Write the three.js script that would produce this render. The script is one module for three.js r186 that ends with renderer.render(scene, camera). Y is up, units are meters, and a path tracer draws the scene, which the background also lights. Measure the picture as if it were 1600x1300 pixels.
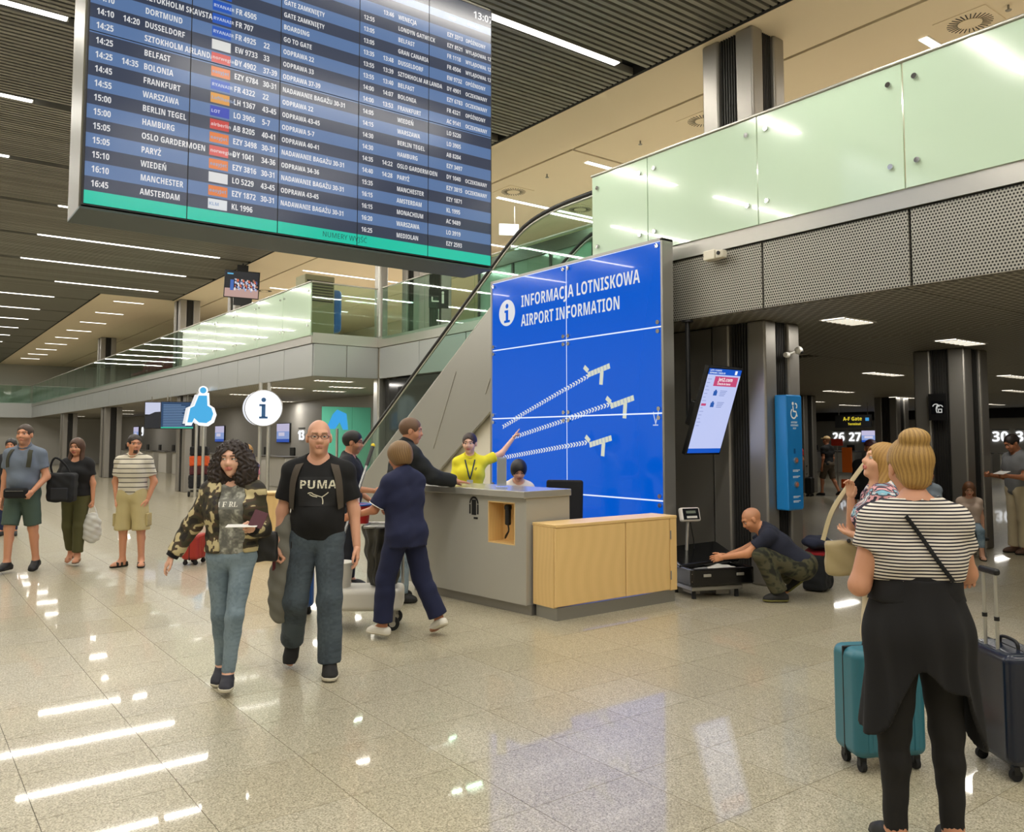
import * as THREE from 'three';
import { mergeGeometries } from 'three/addons/utils/BufferGeometryUtils.js';
import { RoundedBoxGeometry } from 'three/addons/geometries/RoundedBoxGeometry.js';
import { RectAreaLightUniformsLib } from 'three/addons/lights/RectAreaLightUniformsLib.js';

// ---------- camera, exposure, light levels ----------
const scene = new THREE.Scene();
scene.background = new THREE.Color(0x050505);
const renderer = new THREE.WebGLRenderer({ antialias: true });
renderer.toneMapping = THREE.LinearToneMapping;
renderer.toneMappingExposure = 1.0;
renderer.shadowMap.enabled = true;
RectAreaLightUniformsLib.init();
const camera = new THREE.PerspectiveCamera(49.93, 1600 / 1200, 0.05, 300);
camera.setViewOffset(1600, 1200, 0, 0, 1600, 1300);
camera.position.set(0, 1.71, 0);
{ const a = 37 * Math.PI / 180, p = Math.atan(86 / 1289);
  camera.lookAt(Math.sin(a) * Math.cos(p), 1.71 + Math.sin(p), -Math.cos(a) * Math.cos(p)); }
const HALL = 76, MEZZ = 66, UNDER = 22;        // radiance of the three families of ceiling lamps
const WARM = new THREE.Color(1, 0.955, 0.88);

// ---------- helpers ----------
let seed = 7;
const rnd = () => { seed = (seed * 1664525 + 1013904223) >>> 0; return seed / 4294967296; };
const rr = (a, b) => a + (b - a) * rnd();
const names = new Map();
const numbered = (n) => { const k = names.get(n) ?? 0; names.set(n, k + 1); return k ? n + '_' + String(k).padStart(3, '0') : n; };
const M = (c, roughness = 0.6, metalness = 0, x = {}) => new THREE.MeshStandardMaterial({ color: c, roughness, metalness, ...x });
const MP = (c, roughness, x = {}) => new THREE.MeshPhysicalMaterial({ color: c, roughness, ...x });
function mk(name, g, m, parent) {
  const o = new THREE.Mesh(Array.isArray(g) ? merge(g) : g, m);
  o.castShadow = o.receiveShadow = true;
  o.name = parent === scene ? numbered(name) : name;
  parent.add(o); return o;
}
function thing(name, label, category, pos = [0, 0, 0], turn = 0, group) {
  const o = new THREE.Group(); o.name = numbered(name); scene.add(o);
  o.position.set(...pos); o.rotation.y = turn;
  o.userData = { label, category }; if (group) o.userData.group = group;
  return o;
}
function one(name, g, m, label, category, group) { const o = mk(name, g, m, scene); o.userData = { label, category }; if (group) o.userData.group = group; return o; }
function struct(name, g, m) { const o = new THREE.Mesh(Array.isArray(g) ? merge(g) : g, m); o.castShadow = o.receiveShadow = true; o.name = name; scene.add(o); o.userData = { kind: 'structure' }; return o; }
function merge(gs) {
  const l = gs.map((g) => { let q = g.index ? g.toNonIndexed() : g; for (const k of Object.keys(q.attributes)) if (!['position', 'normal', 'uv'].includes(k)) q.deleteAttribute(k); return q; });
  return l.length > 1 ? mergeGeometries(l) : l[0];
}
const B = (w, h, d, x = 0, y = 0, z = 0, ry = 0, rx = 0, rz = 0) => { const g = new THREE.BoxGeometry(w, h, d); if (rz) g.rotateZ(rz); if (rx) g.rotateX(rx); if (ry) g.rotateY(ry); g.translate(x, y, z); return g; };
const BX = (x0, x1, y0, y1, z0, z1) => B(x1 - x0, y1 - y0, z1 - z0, (x0 + x1) / 2, (y0 + y1) / 2, (z0 + z1) / 2);
const RB = (w, h, d, r, x = 0, y = 0, z = 0, ry = 0, rx = 0, rz = 0) => { const g = new RoundedBoxGeometry(w, h, d, 2, Math.min(r, w / 2.01, h / 2.01, d / 2.01)); if (rz) g.rotateZ(rz); if (rx) g.rotateX(rx); if (ry) g.rotateY(ry); g.translate(x, y, z); return g; };
const CY = (r0, r1, h, x = 0, y = 0, z = 0, rx = 0, rz = 0, n = 16) => { const g = new THREE.CylinderGeometry(r0, r1, h, n); if (rx) g.rotateX(rx); if (rz) g.rotateZ(rz); g.translate(x, y, z); return g; };
const V = (x, y, z) => new THREE.Vector3(x, y, z);
const TB = (pts, r, n = 24, k = 8) => new THREE.TubeGeometry(new THREE.CatmullRomCurve3(pts.map((p) => V(...p))), n, r, k, false);
const BAR = (a, b, r, k = 10) => { const d = V(...b).sub(V(...a)); const g = new THREE.CylinderGeometry(r, r, d.length(), k); g.applyQuaternion(new THREE.Quaternion().setFromUnitVectors(V(0, 1, 0), d.clone().normalize())); g.translate((a[0] + b[0]) / 2, (a[1] + b[1]) / 2, (a[2] + b[2]) / 2); return g; };
const EXT = (pts, depth, bevel = 0) => { const s = new THREE.Shape(); pts.forEach((p, i) => i ? s.lineTo(...p) : s.moveTo(...p)); return new THREE.ExtrudeGeometry(s, { depth, bevelEnabled: bevel > 0, bevelThickness: bevel, bevelSize: bevel, bevelSegments: 2, curveSegments: 24 }); };
function canvasTex(w, h, draw) { const c = document.createElement('canvas'); c.width = w; c.height = h; draw(c.getContext('2d'), w, h); const t = new THREE.CanvasTexture(c); t.colorSpace = THREE.SRGBColorSpace; t.magFilter = THREE.LinearFilter; return t; }
function dataTex(n, f, srgb = true) { const a = new Uint8Array(n * n * 4); for (let y = 0; y < n; y++) for (let x = 0; x < n; x++) { const c = f(x, y); const i = (y * n + x) * 4; a[i] = c[0]; a[i + 1] = c[1]; a[i + 2] = c[2]; a[i + 3] = 255; } const t = new THREE.DataTexture(a, n, n); t.magFilter = t.minFilter = THREE.LinearFilter; t.wrapS = t.wrapT = THREE.RepeatWrapping; if (srgb) t.colorSpace = THREE.SRGBColorSpace; t.needsUpdate = true; return t; }
const plane = (w, h) => new THREE.PlaneGeometry(w, h);
const screenMat = (tex, k = 1) => new THREE.MeshStandardMaterial({ color: 0x000000, roughness: 0.25, emissive: 0xffffff, emissiveMap: tex, emissiveIntensity: k });
function area(w, h, I, x, y, z, look) { const l = new THREE.RectAreaLight(WARM, I, w, h); l.position.set(x, y, z); l.lookAt(...look); l.castShadow = true; scene.add(l); return l; }

// ---------- materials ----------
const steel = M(0xa3a29c, 0.42, 0.8), steelD = M(0x95918a, 0.45, 0.7), steelL = M(0xbdbbb3, 0.38, 0.85), chrome = M(0xd0d0d0, 0.12, 1);
const alu = M(0xa8abac, 0.42, 0.75), dark = M(0x1a1b1c, 0.6), black = M(0x0b0b0c, 0.5), rubber = M(0x161616, 0.8);
const cream = M(0xecdcc0, 0.85), white = M(0xe8e6e0, 0.6), slatM = M(0x86847a, 0.55, 0.3), plenum = M(0x151514, 0.9);
const frosted = MP(0xc0d6bd, 0.12, { clearcoat: 1, clearcoatRoughness: 0.03 });
const clear = MP(0xe6f5ee, 0.02, { transmission: 1, thickness: 0, ior: 1.5 });
const panelM = M(0xb5b8b6, 0.38, 0.55);
const glow = (c, k) => new THREE.MeshStandardMaterial({ color: 0x222222, emissive: c, emissiveIntensity: k });
const lampGlow = glow(0xfffaf0, 4);
const woodT = dataTex(256, (x, y) => { const g = Math.sin(x * 0.14 + Math.sin(y * 0.02) * 2 + Math.sin(x * 0.9) * 0.4) * 2.5 + Math.sin(x * 1.7 + y * 0.03) * 2; return [226 + g, 190 + g, 126 + g]; });
const wood = M(0xffffff, 0.42, 0, { map: woodT });
const fabT = dataTex(128, (x, y) => { const v = 128 + 60 * Math.sin(x * Math.PI / 2) * Math.sin(y * Math.PI / 2) + ((x * 37 + y * 91) % 17) * 3; return [v, v, v]; }, false);
fabT.repeat.set(14, 14);
const cloth = (c, x = {}) => M(c, 0.88, 0, { bumpMap: fabT, bumpScale: 0.0006, ...x });

// ---------- floor: granite tiles on a dark joint bed ----------
const T = 0.62;
const granT = dataTex(512, () => { const r = rnd(), k = r < 0.16 ? -60 : r < 0.4 ? -20 : r > 0.9 ? 34 : 4; const n = rr(-8, 8); return [182 + k + n, 174 + k + n, 150 + k + n]; });
{ const floor = struct('floor', BX(-6.5, 42, -0.2, -0.004, -64, 8), M(0x3b382f, 0.9));
  const tg = BX(-T / 2 + 0.0015, T / 2 - 0.0015, -0.06, 0, -T / 2 + 0.0015, T / 2 - 0.0015);
  tg.attributes.uv.array.forEach((v, i, a) => { a[i] = v * 0.25; });
  const mats = [0xffffff, 0xfaf8f4, 0xf7f5ef, 0xfdfcf8].map((c) => MP(c, 0.36, { map: granT, clearcoat: 0.6, clearcoatRoughness: 0.035, ior: 1.5 }));
  const cells = [];
  for (let i = -10; i < 68; i++) for (let j = -103; j < 13; j++) cells.push([(i + 0.5) * T - 0.02, (j + 0.5) * T]);
  const F = [0.602, -0.799], R = [0.799, 0.602];
  const key = ([x, z]) => { const d = x * F[0] + z * F[1], l = x * R[0] + z * R[1]; return d > 1.2 && Math.abs(l) < d * 0.68 + 0.5 ? d : 900 + d; };
  cells.sort((a, b) => key(a) - key(b));
  cells.slice(0, 300).forEach(([x, z]) => { const o = mk('tile', tg, mats[Math.floor(rnd() * 4)], floor); o.position.set(x, 0, z); });
  const rest = cells.slice(300), im = new THREE.InstancedMesh(tg, mats[1], rest.length), m4 = new THREE.Matrix4();
  rest.forEach(([x, z], i) => im.setMatrixAt(i, m4.makeTranslation(x, 0, z)));
  im.name = 'tile_field'; im.receiveShadow = true; im.userData.kind = 'stuff'; floor.add(im); }

// ---------- main hall ceiling: slats under a dark plenum ----------
const CH = 6.7;
{ const c = struct('ceiling', [BX(-6.5, 8.0, CH + 0.14, CH + 0.3, -64, 8), BX(7.97, 8.02, CH, CH + 0.3, -31, 8), BX(5.57, 5.62, CH, CH + 0.3, -64, -31)], plenum);
  const sg = BX(-6.4, 7.96, CH, CH + 0.1, -0.03, 0.03), sf = BX(-6.4, 5.56, CH, CH + 0.1, -0.03, 0.03);
  const ms = [slatM, M(0x7f7d74, 0.55, 0.3), M(0x8d8b81, 0.5, 0.3)];
  const lampZ = [-7.7, -10.8, -13.8, -16.8, -19.75, -22.85, -26.1, -29.4, -32.7, -36.2, -39.5, -42.8, -46.1, -49.4, -52.7, -56, -59.3, 1.9, -1.3, -4.5, 5.1];
  const free = (z) => !lampZ.some((q) => Math.abs(q - z) < 0.108);
  const A = [], Bq = [];
  for (let k = 0; k < 700; k++) { const z = 7.5 - k * 0.105; if (z < -63.5) break; if (!free(z)) continue; if (z < -3.6 && z > -30.9 && A.length < 290) A.push(z); else Bq.push(z); }
  A.forEach((z) => { mk('slat', sg, ms[Math.floor(rnd() * 3)], c).position.z = z; });
  for (const [g, f] of [[sg, (z) => z > -31], [sf, (z) => z <= -31]]) { const l = Bq.filter(f), im = new THREE.InstancedMesh(g, slatM, l.length), m4 = new THREE.Matrix4(); l.forEach((z, i) => im.setMatrixAt(i, m4.makeTranslation(0, 0, z))); im.name = 'slat_field'; im.userData.kind = 'stuff'; im.castShadow = im.receiveShadow = true; c.add(im); }
  // strip lamps between the slats
  const lamp = (x0, x1, z, on) => {
    const g = thing('strip_lamp', on, 'lamp', [(x0 + x1) / 2, CH, z], 0, 'strip lamps of the slatted hall ceiling'), w = x1 - x0;
    mk('housing', [B(w + 0.04, 0.09, 0.012, 0, 0.05, 0.066), B(w + 0.04, 0.09, 0.012, 0, 0.05, -0.066), B(w + 0.04, 0.012, 0.13, 0, 0.095, 0)], slatM, g);
    const n = Math.max(1, Math.round(w / 1.47)); for (let i = 0; i < n; i++) mk('diffuser', RB(w / n - 0.006, 0.04, 0.11, 0.008, -w / 2 + (i + 0.5) * w / n, 0.015, 0), lampGlow, g);
    area(w, 0.11, HALL, (x0 + x1) / 2, CH - 0.012, z, [(x0 + x1) / 2, 0, z]);
  };
  const L = 'white strip lamp recessed between the slats of the dark hall ceiling';
  for (const z of lampZ) {
    const far = z < -31;
    if (z === -7.7) lamp(3.2, 7.56, z, 'white strip lamp ending just beside the departures board'); else if (!far) lamp(z === -29.4 ? 4.0 : 2.7, 7.1, z, L);
    if (far) lamp(0.2, 4.45, z, L); else lamp(-2.9, 1.5, z, L);
  } }
// ---------- mezzanine ceiling ----------
{ const c = struct('ceiling_mezzanine', [BX(8.02, 24, CH + 0.1, CH + 0.25, -64, 8), BX(5.62, 8.02, CH + 0.1, CH + 0.25, -64, -31)], plenum);
  const add = (x0, x1, z0, z1) => mk('ceiling_panel', BX(x0, x1, CH, CH + 0.05, z0, z1), cream, c);
  const zs = [8, -1.5, -10.52, -19.6, -28.6, -37.6, -46.6, -55.6, -64];
  for (let i = 0; i + 1 < zs.length; i++) { add(8.03, 9.2, zs[i + 1] + 0.001, zs[i]); add(9.26, 13.8, zs[i + 1] + 0.03, zs[i] - 0.03); add(13.85, 24, zs[i + 1] + 0.03, zs[i] - 0.03); }
  add(5.63, 8.025, -64, -31);
  struct('wall_mezzanine', BX(17, 17.2, 4.07, 7, -64, 8), M(0xd8ccb4, 0.85));
  const lamp = (x0, x1, z, label) => { const g = thing('strip_lamp', label, 'lamp', [(x0 + x1) / 2, CH, z], 0, 'strip lamps of the mezzanine ceiling'), w = x1 - x0;
    mk('frame', [B(w + 0.04, 0.014, 0.016, 0, -0.004, 0.062), B(w + 0.04, 0.014, 0.016, 0, -0.004, -0.062)], white, g);
    mk('diffuser', RB(w, 0.02, 0.11, 0.006, 0, -0.006, 0), lampGlow, g);
    area(w, 0.11, MEZZ, (x0 + x1) / 2, CH - 0.025, z, [(x0 + x1) / 2, 0, z]); };
  lamp(9.85, 14.6, -13.55, 'long strip lamp above the top of the escalator');
  lamp(10.1, 10.5, -4.88, 'short square lamp beside the ceiling air diffuser');
  lamp(9.85, 14.6, -10.83, 'strip lamp just above the end of the frosted glass parapet');
  lamp(9.6, 13.8, -23, 'strip lamp above the corner of the mezzanine balcony');
  for (const z of [-7.6, -1.6, 1.8, -17, -20, -26.3, -29.6]) lamp(9.85, 14.2, z, 'strip lamp set flush in the cream mezzanine ceiling');
  for (let k = 0; k < 9; k++) lamp(6.3, 7.3, -32.3 - 3.3 * k, 'short strip lamp in the cream ceiling far down the hall');
  const slot = M(0x2a2622, 0.7);
  for (const [x, z, w] of [[10.16, -4.35, 'air diffuser with radial slots nearest the short square lamp'], [10.0, -8.28, 'air diffuser half hidden behind the steel mezzanine column'], [9.87, -13.05, 'air diffuser with radial slots above the escalator handrail'], [11.8, -13.2, 'air diffuser between the escalator and the frosted parapet'], [9.9, -19, 'air diffuser far back over the mezzanine'], [9.9, -27, 'farthest air diffuser over the mezzanine']]) {
    const g = thing('air_diffuser', w, 'vent', [x, CH, z], 0, 'round swirl diffusers in the mezzanine ceiling');
    mk('plate', B(0.6, 0.012, 0.6, 0, -0.004, 0), cream, g);
    const sl = B(0.012, 0.006, 0.115, 0, -0.011, 0.19); for (let k = 0; k < 28; k++) { const o = mk('slot', sl, slot, g); o.rotation.y = k * Math.PI * 2 / 28; }
    mk('hub', CY(0.12, 0.13, 0.01, 0, -0.013, 0, 0, 0, 24), cream, g);
  }
  for (const [x, z] of [[9.86, -9.51], [9.72, -11.8], [10.1, -3.9], [9.8, -18.5]]) { const g = thing('sprinkler', 'small sprinkler head hanging from the cream ceiling', 'sprinkler', [x, CH, z], 0, 'ceiling sprinklers'); mk('stem', CY(0.012, 0.012, 0.06, 0, -0.03, 0), steelD, g); mk('deflector', CY(0.035, 0.03, 0.008, 0, -0.064, 0), steelD, g); }
}
// ---------- outer walls ----------
struct('wall_left', BX(-6.7, -6.5, 0, 7, -64, 8), M(0xd0ccc0, 0.8));
struct('wall_back', BX(-6.7, 42, 0, 7, 8, 8.2), M(0xcfcabc, 0.8));
struct('wall_end', BX(-6.7, 42, 0, 7, -64.2, -64), M(0xb9b6ac, 0.8));
struct('wall_right', BX(41, 41.2, 0, 3.4, -64, 8), M(0xb5b1a6, 0.7));
// ---------- mezzanine slab, soffit, fascia ----------
const FX = 7.5, Y0 = 3.12, Y1 = 3.84, Y2 = 4.09, YR = 5.24;
struct('floor_mezzanine', [BX(7.56, 24, 3.16, 4.07, -8.07, 8), BX(9.14, 24, 3.16, 4.07, -17.35, -8.07), BX(7.56, 24, 3.16, 4.07, -64, -17.35), BX(24, 41, 3.16, 3.4, -64, 8)], M(0xb9b2a2, 0.6));
const perfT = dataTex(64, (x, y) => { const ox = ((Math.floor(y / 32)) % 2) * 16; const dx = ((x + ox) % 32) - 16, dy = (y % 32) - 16; return dx * dx + dy * dy < 105 ? [36, 34, 31] : [168, 165, 154]; });
const perfM = (w, h) => { const t = perfT.clone(); t.repeat.set(w / 0.058, h / 0.058); t.needsUpdate = true; return M(0xffffff, 0.45, 0.4, { map: t }); };
const gridT = dataTex(64, (x, y) => { const ox = (Math.floor(y / 16) % 2) * 16; const e = ((x + ox) % 32) < 5 || (y % 16) < 4; return e ? [172, 167, 152] : [100, 96, 86]; });
{ const so = struct('ceiling_soffit', [BX(7.56, 41, 3.15, 3.16, -64, -17.4), BX(7.56, 41, 3.15, 3.16, -8.0, 8), BX(12.6, 41, 3.15, 3.16, -17.4, -8)], plenum);
  const put = (x0, x1, z0, z1) => { const t = gridT.clone(); t.repeat.set((x1 - x0) / 0.3, (z1 - z0) / 0.3); t.needsUpdate = true; mk('soffit_panel', BX(x0, x1, 3.12, 3.15, z0, z1), M(0xffffff, 0.6, 0.35, { map: t }), so); };
  for (const [xa, xb] of [[7.56, 10.9], [10.92, 17], [17.02, 27], [27.02, 41]]) for (const [za, zb] of [[-8, -3.9], [-3.88, 8]]) put(xa, xb, za, zb);
  for (const [za, zb] of [[-64, -40], [-39.98, -28], [-27.98, -17.4]]) put(7.56, 12.4, za, zb);
  put(12.65, 27, -30, -8.02); put(27.02, 41, -30, -8.02); }
function fasciaRun(name, label, n, x, z0, dz, mats, along = 'z') {
  const g = thing(name, label, 'fascia', along === 'z' ? [x, 0, z0] : [z0, 0, x], along === 'z' ? 0 : Math.PI / 2);
  for (let i = 0; i < n; i++) mk('fascia_panel', RB(0.04, Y1 - Y0, dz - 0.025, 0.006, 0, (Y0 + Y1) / 2, -(i + 0.5) * dz), mats, g);
  const L = n * dz; mk('steel_band', BX(-0.05, 0.03, Y1 + 0.012, Y2, -L, 0), steelL, g); mk('backing', BX(0.03, 0.05, Y0 + 0.02, Y2, -L, 0), dark, g);
  return g;
}
fasciaRun('perforated_fascia', 'perforated metal fascia panels below the frosted glass parapet beside the blue sign', 6, FX, 1.06, 1.62, perfM(1.6, 0.72));
{ const g = thing('fascia_end', 'steel end of the mezzanine edge above the escalator landing', 'fascia', [FX, 0, -8.1]); mk('end_panel', BX(-0.02, 0.5, Y0, Y2, -0.03, 0.0), steelL, g); }
fasciaRun('metal_fascia', 'smooth grey metal fascia panels along the far mezzanine edge', 28, FX, -17.35, 1.65, panelM);
{ const g = thing('metal_fascia', 'two pale fascia panels on the balcony corner facing the escalator', 'fascia', [FX, 0, -17.33]);
  for (const k of [0, 1]) mk('fascia_panel', RB(0.79, Y1 - Y0, 0.04, 0.006, 0.4 + k * 0.81, (Y0 + Y1) / 2, 0), panelM, g); mk('steel_band', BX(-0.03, 1.63, Y1 + 0.012, Y2, -0.04, 0.03), steelL, g); }
{ const g = thing('metal_fascia', 'recessed metal fascia panels behind the escalator handrail', 'fascia', [9.13, 0, -17.3]);
  for (let i = 0; i < 5; i++) mk('fascia_panel', RB(0.04, Y1 - Y0, 1.8, 0.006, 0, (Y0 + Y1) / 2, 0.95 + i * 1.82), panelM, g); mk('steel_band', BX(-0.04, 0.03, Y1 + 0.012, Y2, 0, 9.2), steelL, g); }
// glass parapets
function bolt(g, x, y, z, axis = 'x') { mk('bolt', axis === 'x' ? CY(0.026, 0.026, 0.03, x, y, z, 0, Math.PI / 2, 14) : CY(0.026, 0.026, 0.03, x, y, z, Math.PI / 2, 0, 14), chrome, g); }
function parapet(name, label, x, zs, m, bolts = true) {
  const g = thing(name, label, 'parapet', [x, 0, zs[0]]); const a = zs[0];
  for (let i = 0; i + 1 < zs.length; i++) { const z0 = zs[i] - a, z1 = zs[i + 1] - a; mk('glass_pane', BX(-0.012, 0.012, Y2 - 0.06, YR - 0.02, z1 + 0.008, z0 - 0.008), m, g);
    if (bolts) for (const z of [z0 - 0.125, z1 + 0.125]) for (const y of [4.26, 5.05]) bolt(g, -0.026, y, z); }
  mk('handrail', RB(0.06, 0.03, a - zs[zs.length - 1] + 0.02, 0.012, 0, YR, (zs[zs.length - 1] - a) / 2), steelL, g);
  return g;
}
parapet('glass_parapet', 'frosted pale green glass parapet above the perforated fascia', 7.44, [1.1, -0.52, -2.16, -3.8, -5.42, -7.05, -8.07], frosted);
parapet('glass_parapet', 'frosted pale green glass parapet on the far mezzanine by the television', 7.44, [-17.35, -19, -20.7, -22.4, -24.1, -25.8, -27.5], frosted);
{ const zs = []; for (let z = -27.5; z > -63.9; z -= 2.4) zs.push(z); parapet('glass_parapet', 'clear glass parapet in front of the burgundy mezzanine seats', 7.44, zs, clear, false); }
{ const g = thing('glass_parapet', 'clear glass parapet across the balcony corner above the pale fascia panels', 'parapet', [7.44, 0, -17.33]); mk('glass_pane', BX(0.01, 1.62, Y2 - 0.06, YR - 0.02, -0.012, 0.012), clear, g); mk('handrail', RB(1.66, 0.03, 0.06, 0.012, 0.82, YR, 0), steelL, g); }
parapet('glass_parapet', 'clear glass parapet of the recess behind the escalator', 9.1, [-8.2, -9.9, -11.6, -13.3, -15.2, -17.1], clear, false);
// bridge at the far end
struct('trim_1', BX(-6.5, 7.5, 3.12, 4.09, -63.9, -62.8), panelM);
{ const g = thing('glass_parapet', 'clear glass parapet of the bridge at the far end of the hall', 'parapet', [0, 0, -62.8]); for (let i = 0; i < 6; i++) mk('glass_pane', BX(-6.4 + i * 2.3, -4.14 + i * 2.3, 4.05, 5.22, -0.012, 0.012), clear, g); mk('handrail', RB(13.9, 0.03, 0.06, 0.012, 0.5, 5.24, 0), steelL, g); }

// ---------- columns ----------
const rib = M(0x3a3936, 0.6, 0.4);
function column(label, x0, x1, z0, z1, y0, y1, group) {
  const w = x1 - x0, d = z1 - z0, cw = w * 0.33, cd = d * 0.33, h = y1 - y0;
  const g = thing('steel_column', label, 'column', [(x0 + x1) / 2, y0, (z0 + z1) / 2], 0, group);
  for (const sx of [-1, 1]) for (const sz of [-1, 1]) mk('steel_corner', RB(cw, h, cd, 0.03, sx * (w - cw) / 2, h / 2, sz * (d - cd) / 2), steelD, g);
  const ribs = []; for (let i = 0; i < 7; i++) { const t = (i / 6 - 0.5); ribs.push(B(0.014, h, d - 0.1, t * w * 0.3, h / 2, 0)); ribs.push(B(w - 0.1, h, 0.014, 0, h / 2, t * d * 0.3)); }
  mk('ribbed_recess', [B(w - 0.14, h, d * 0.6, 0, h / 2, 0), B(w * 0.6, h, d - 0.14, 0, h / 2, 0), ...ribs], rib, g);
  return g;
}
column('steel clad column carrying the blue help point under the mezzanine', 8.2, 8.9, -6.72, -5.93, 0, 3.12);
column('steel clad column standing behind the frosted parapet under the slatted ceiling', 8.1, 8.75, -6.72, -5.95, 4.07, 6.7);
column('steel column with a black pictogram sign beside the seated travellers', 13.15, 13.95, -6.7, -5.9, 0, 3.12);
column('dark steel column next to the orange stand', 26.9, 27.7, -15.1, -14.3, 0, 3.12, 'far columns of the check-in hall');
column('dark steel column behind the walking man in brown shorts', 23.4, 24.1, -16.2, -15.5, 0, 3.12, 'far columns of the check-in hall');
column('steel column below the hanging flight screens of the far mezzanine', 7.6, 8.3, -28.6, -27.6, 0, 3.12);
column('steel column beside the black pictogram near the number nine', 7.6, 8.3, -41, -40, 0, 3.12);
column('farthest steel column below the mezzanine', 7.6, 8.3, -52, -51, 0, 3.12);
column('mezzanine column next to the hanging television', 8.0, 8.5, -24.9, -24.2, 4.07, 6.7);
column('mezzanine column with the dark panel behind the clear parapet', 8.1, 8.8, -31.2, -30.4, 4.07, 6.7);
column('mezzanine column with a black direction panel near the burgundy seats', 8.1, 8.8, -45, -44.2, 4.07, 6.7);
column('column of the recess with a wide ribbed strip behind the escalator', 9.6, 10.5, -17.1, -16.3, 4.07, 6.7);
{ const g = thing('steel_post', 'tall round-edged steel post at the inner balcony corner', 'post', [9.27, 0, -17.5]); mk('shaft', RB(0.26, 6.7, 0.26, 0.06, 0, 3.35, 0), steelL, g); mk('collar', RB(0.3, 0.06, 0.3, 0.02, 0, 4.1, 0), steel, g); }
// walls of the core beside and behind the escalator
struct('wall_core', [BX(9.3, 12.6, 0, 3.12, -17.3, -9.6)], M(0x17181a, 0.15));
{ const w = struct('wall_steel', BX(8.28, 9.28, 0, 3.12, -9.55, -6.75), dark); for (let i = 0; i < 4; i++) mk('steel_panel', BX(8.24, 8.28, 0.02, 3.1, -7.43 - i * 0.7, -6.75 - i * 0.7 - 0.006), steelD, w); }
struct('wall_checkin', BX(12.4, 12.6, 0, 3.12, -64, -17.4), M(0x8a8781, 0.6));
{ const g = thing('teal_wall', 'teal glass wall behind the man with glasses', 'wall panel', [11.1, 0, -24]); mk('teal_pane', BX(-0.4, 0.62, 0, 2.72, -0.03, 0), MP(0x62bda2, 0.2), g); mk('teal_pane', BX(0.63, 1.28, 0, 2.72, -0.03, 0), MP(0x62bda2, 0.2), g); }
// ---------- soffit lamps ----------
{ const put = (x, z, w, d, label, I = UNDER) => { const g = thing('soffit_lamp', label, 'lamp', [x, 3.12, z], 0, 'recessed lamps of the soffit'); mk('frame', [B(w + 0.05, 0.014, 0.02, 0, -0.004, d / 2 + 0.012), B(w + 0.05, 0.014, 0.02, 0, -0.004, -d / 2 - 0.012)], white, g); mk('diffuser', B(w, 0.012, d, 0, -0.004, 0), glow(0xfff6e6, 2.2), g);
    const lo = B(0.006, 0.02, d, 0, -0.012, 0); for (let k = 0; k < 7; k++) mk('louvre', lo, steelL, g).position.x = (k / 6 - 0.5) * w * 0.96;
    area(w, d, I, x, 3.09, z, [x, 0, z]); };
  put(9.1, -5.4, 0.62, 0.3, 'recessed louvre lamp nearest the perforated fascia'); put(12.4, -5.6, 0.9, 0.3, 'recessed louvre lamp in front of the pictogram column');
  for (const [x, z] of [[17.2, -9.4], [22.5, -13.7], [27.5, -14.4], [27.6, -17.9], [32, -19], [26.4, -10.4], [20.3, -8], [33, -24], [36, -15], [16, -2], [10, 1], [22, -3], [30, -5], [36, -9]]) put(x, z, 1.2, 0.3, 'recessed louvre lamp in the dark soffit of the check-in hall', UNDER * 1.1);
  for (const [x, z] of [[8.6, -18.6], [9.9, -20.6], [10.3, -22.6], [8.7, -21.9], [11.7, -29.9], [9, -26], [9.2, -33], [10.5, -37], [9.2, -44], [10.5, -50], [9.2, -57]]) put(x, z, 0.9, 0.3, 'recessed lamp under the far mezzanine', UNDER * 2.4); }

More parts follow.
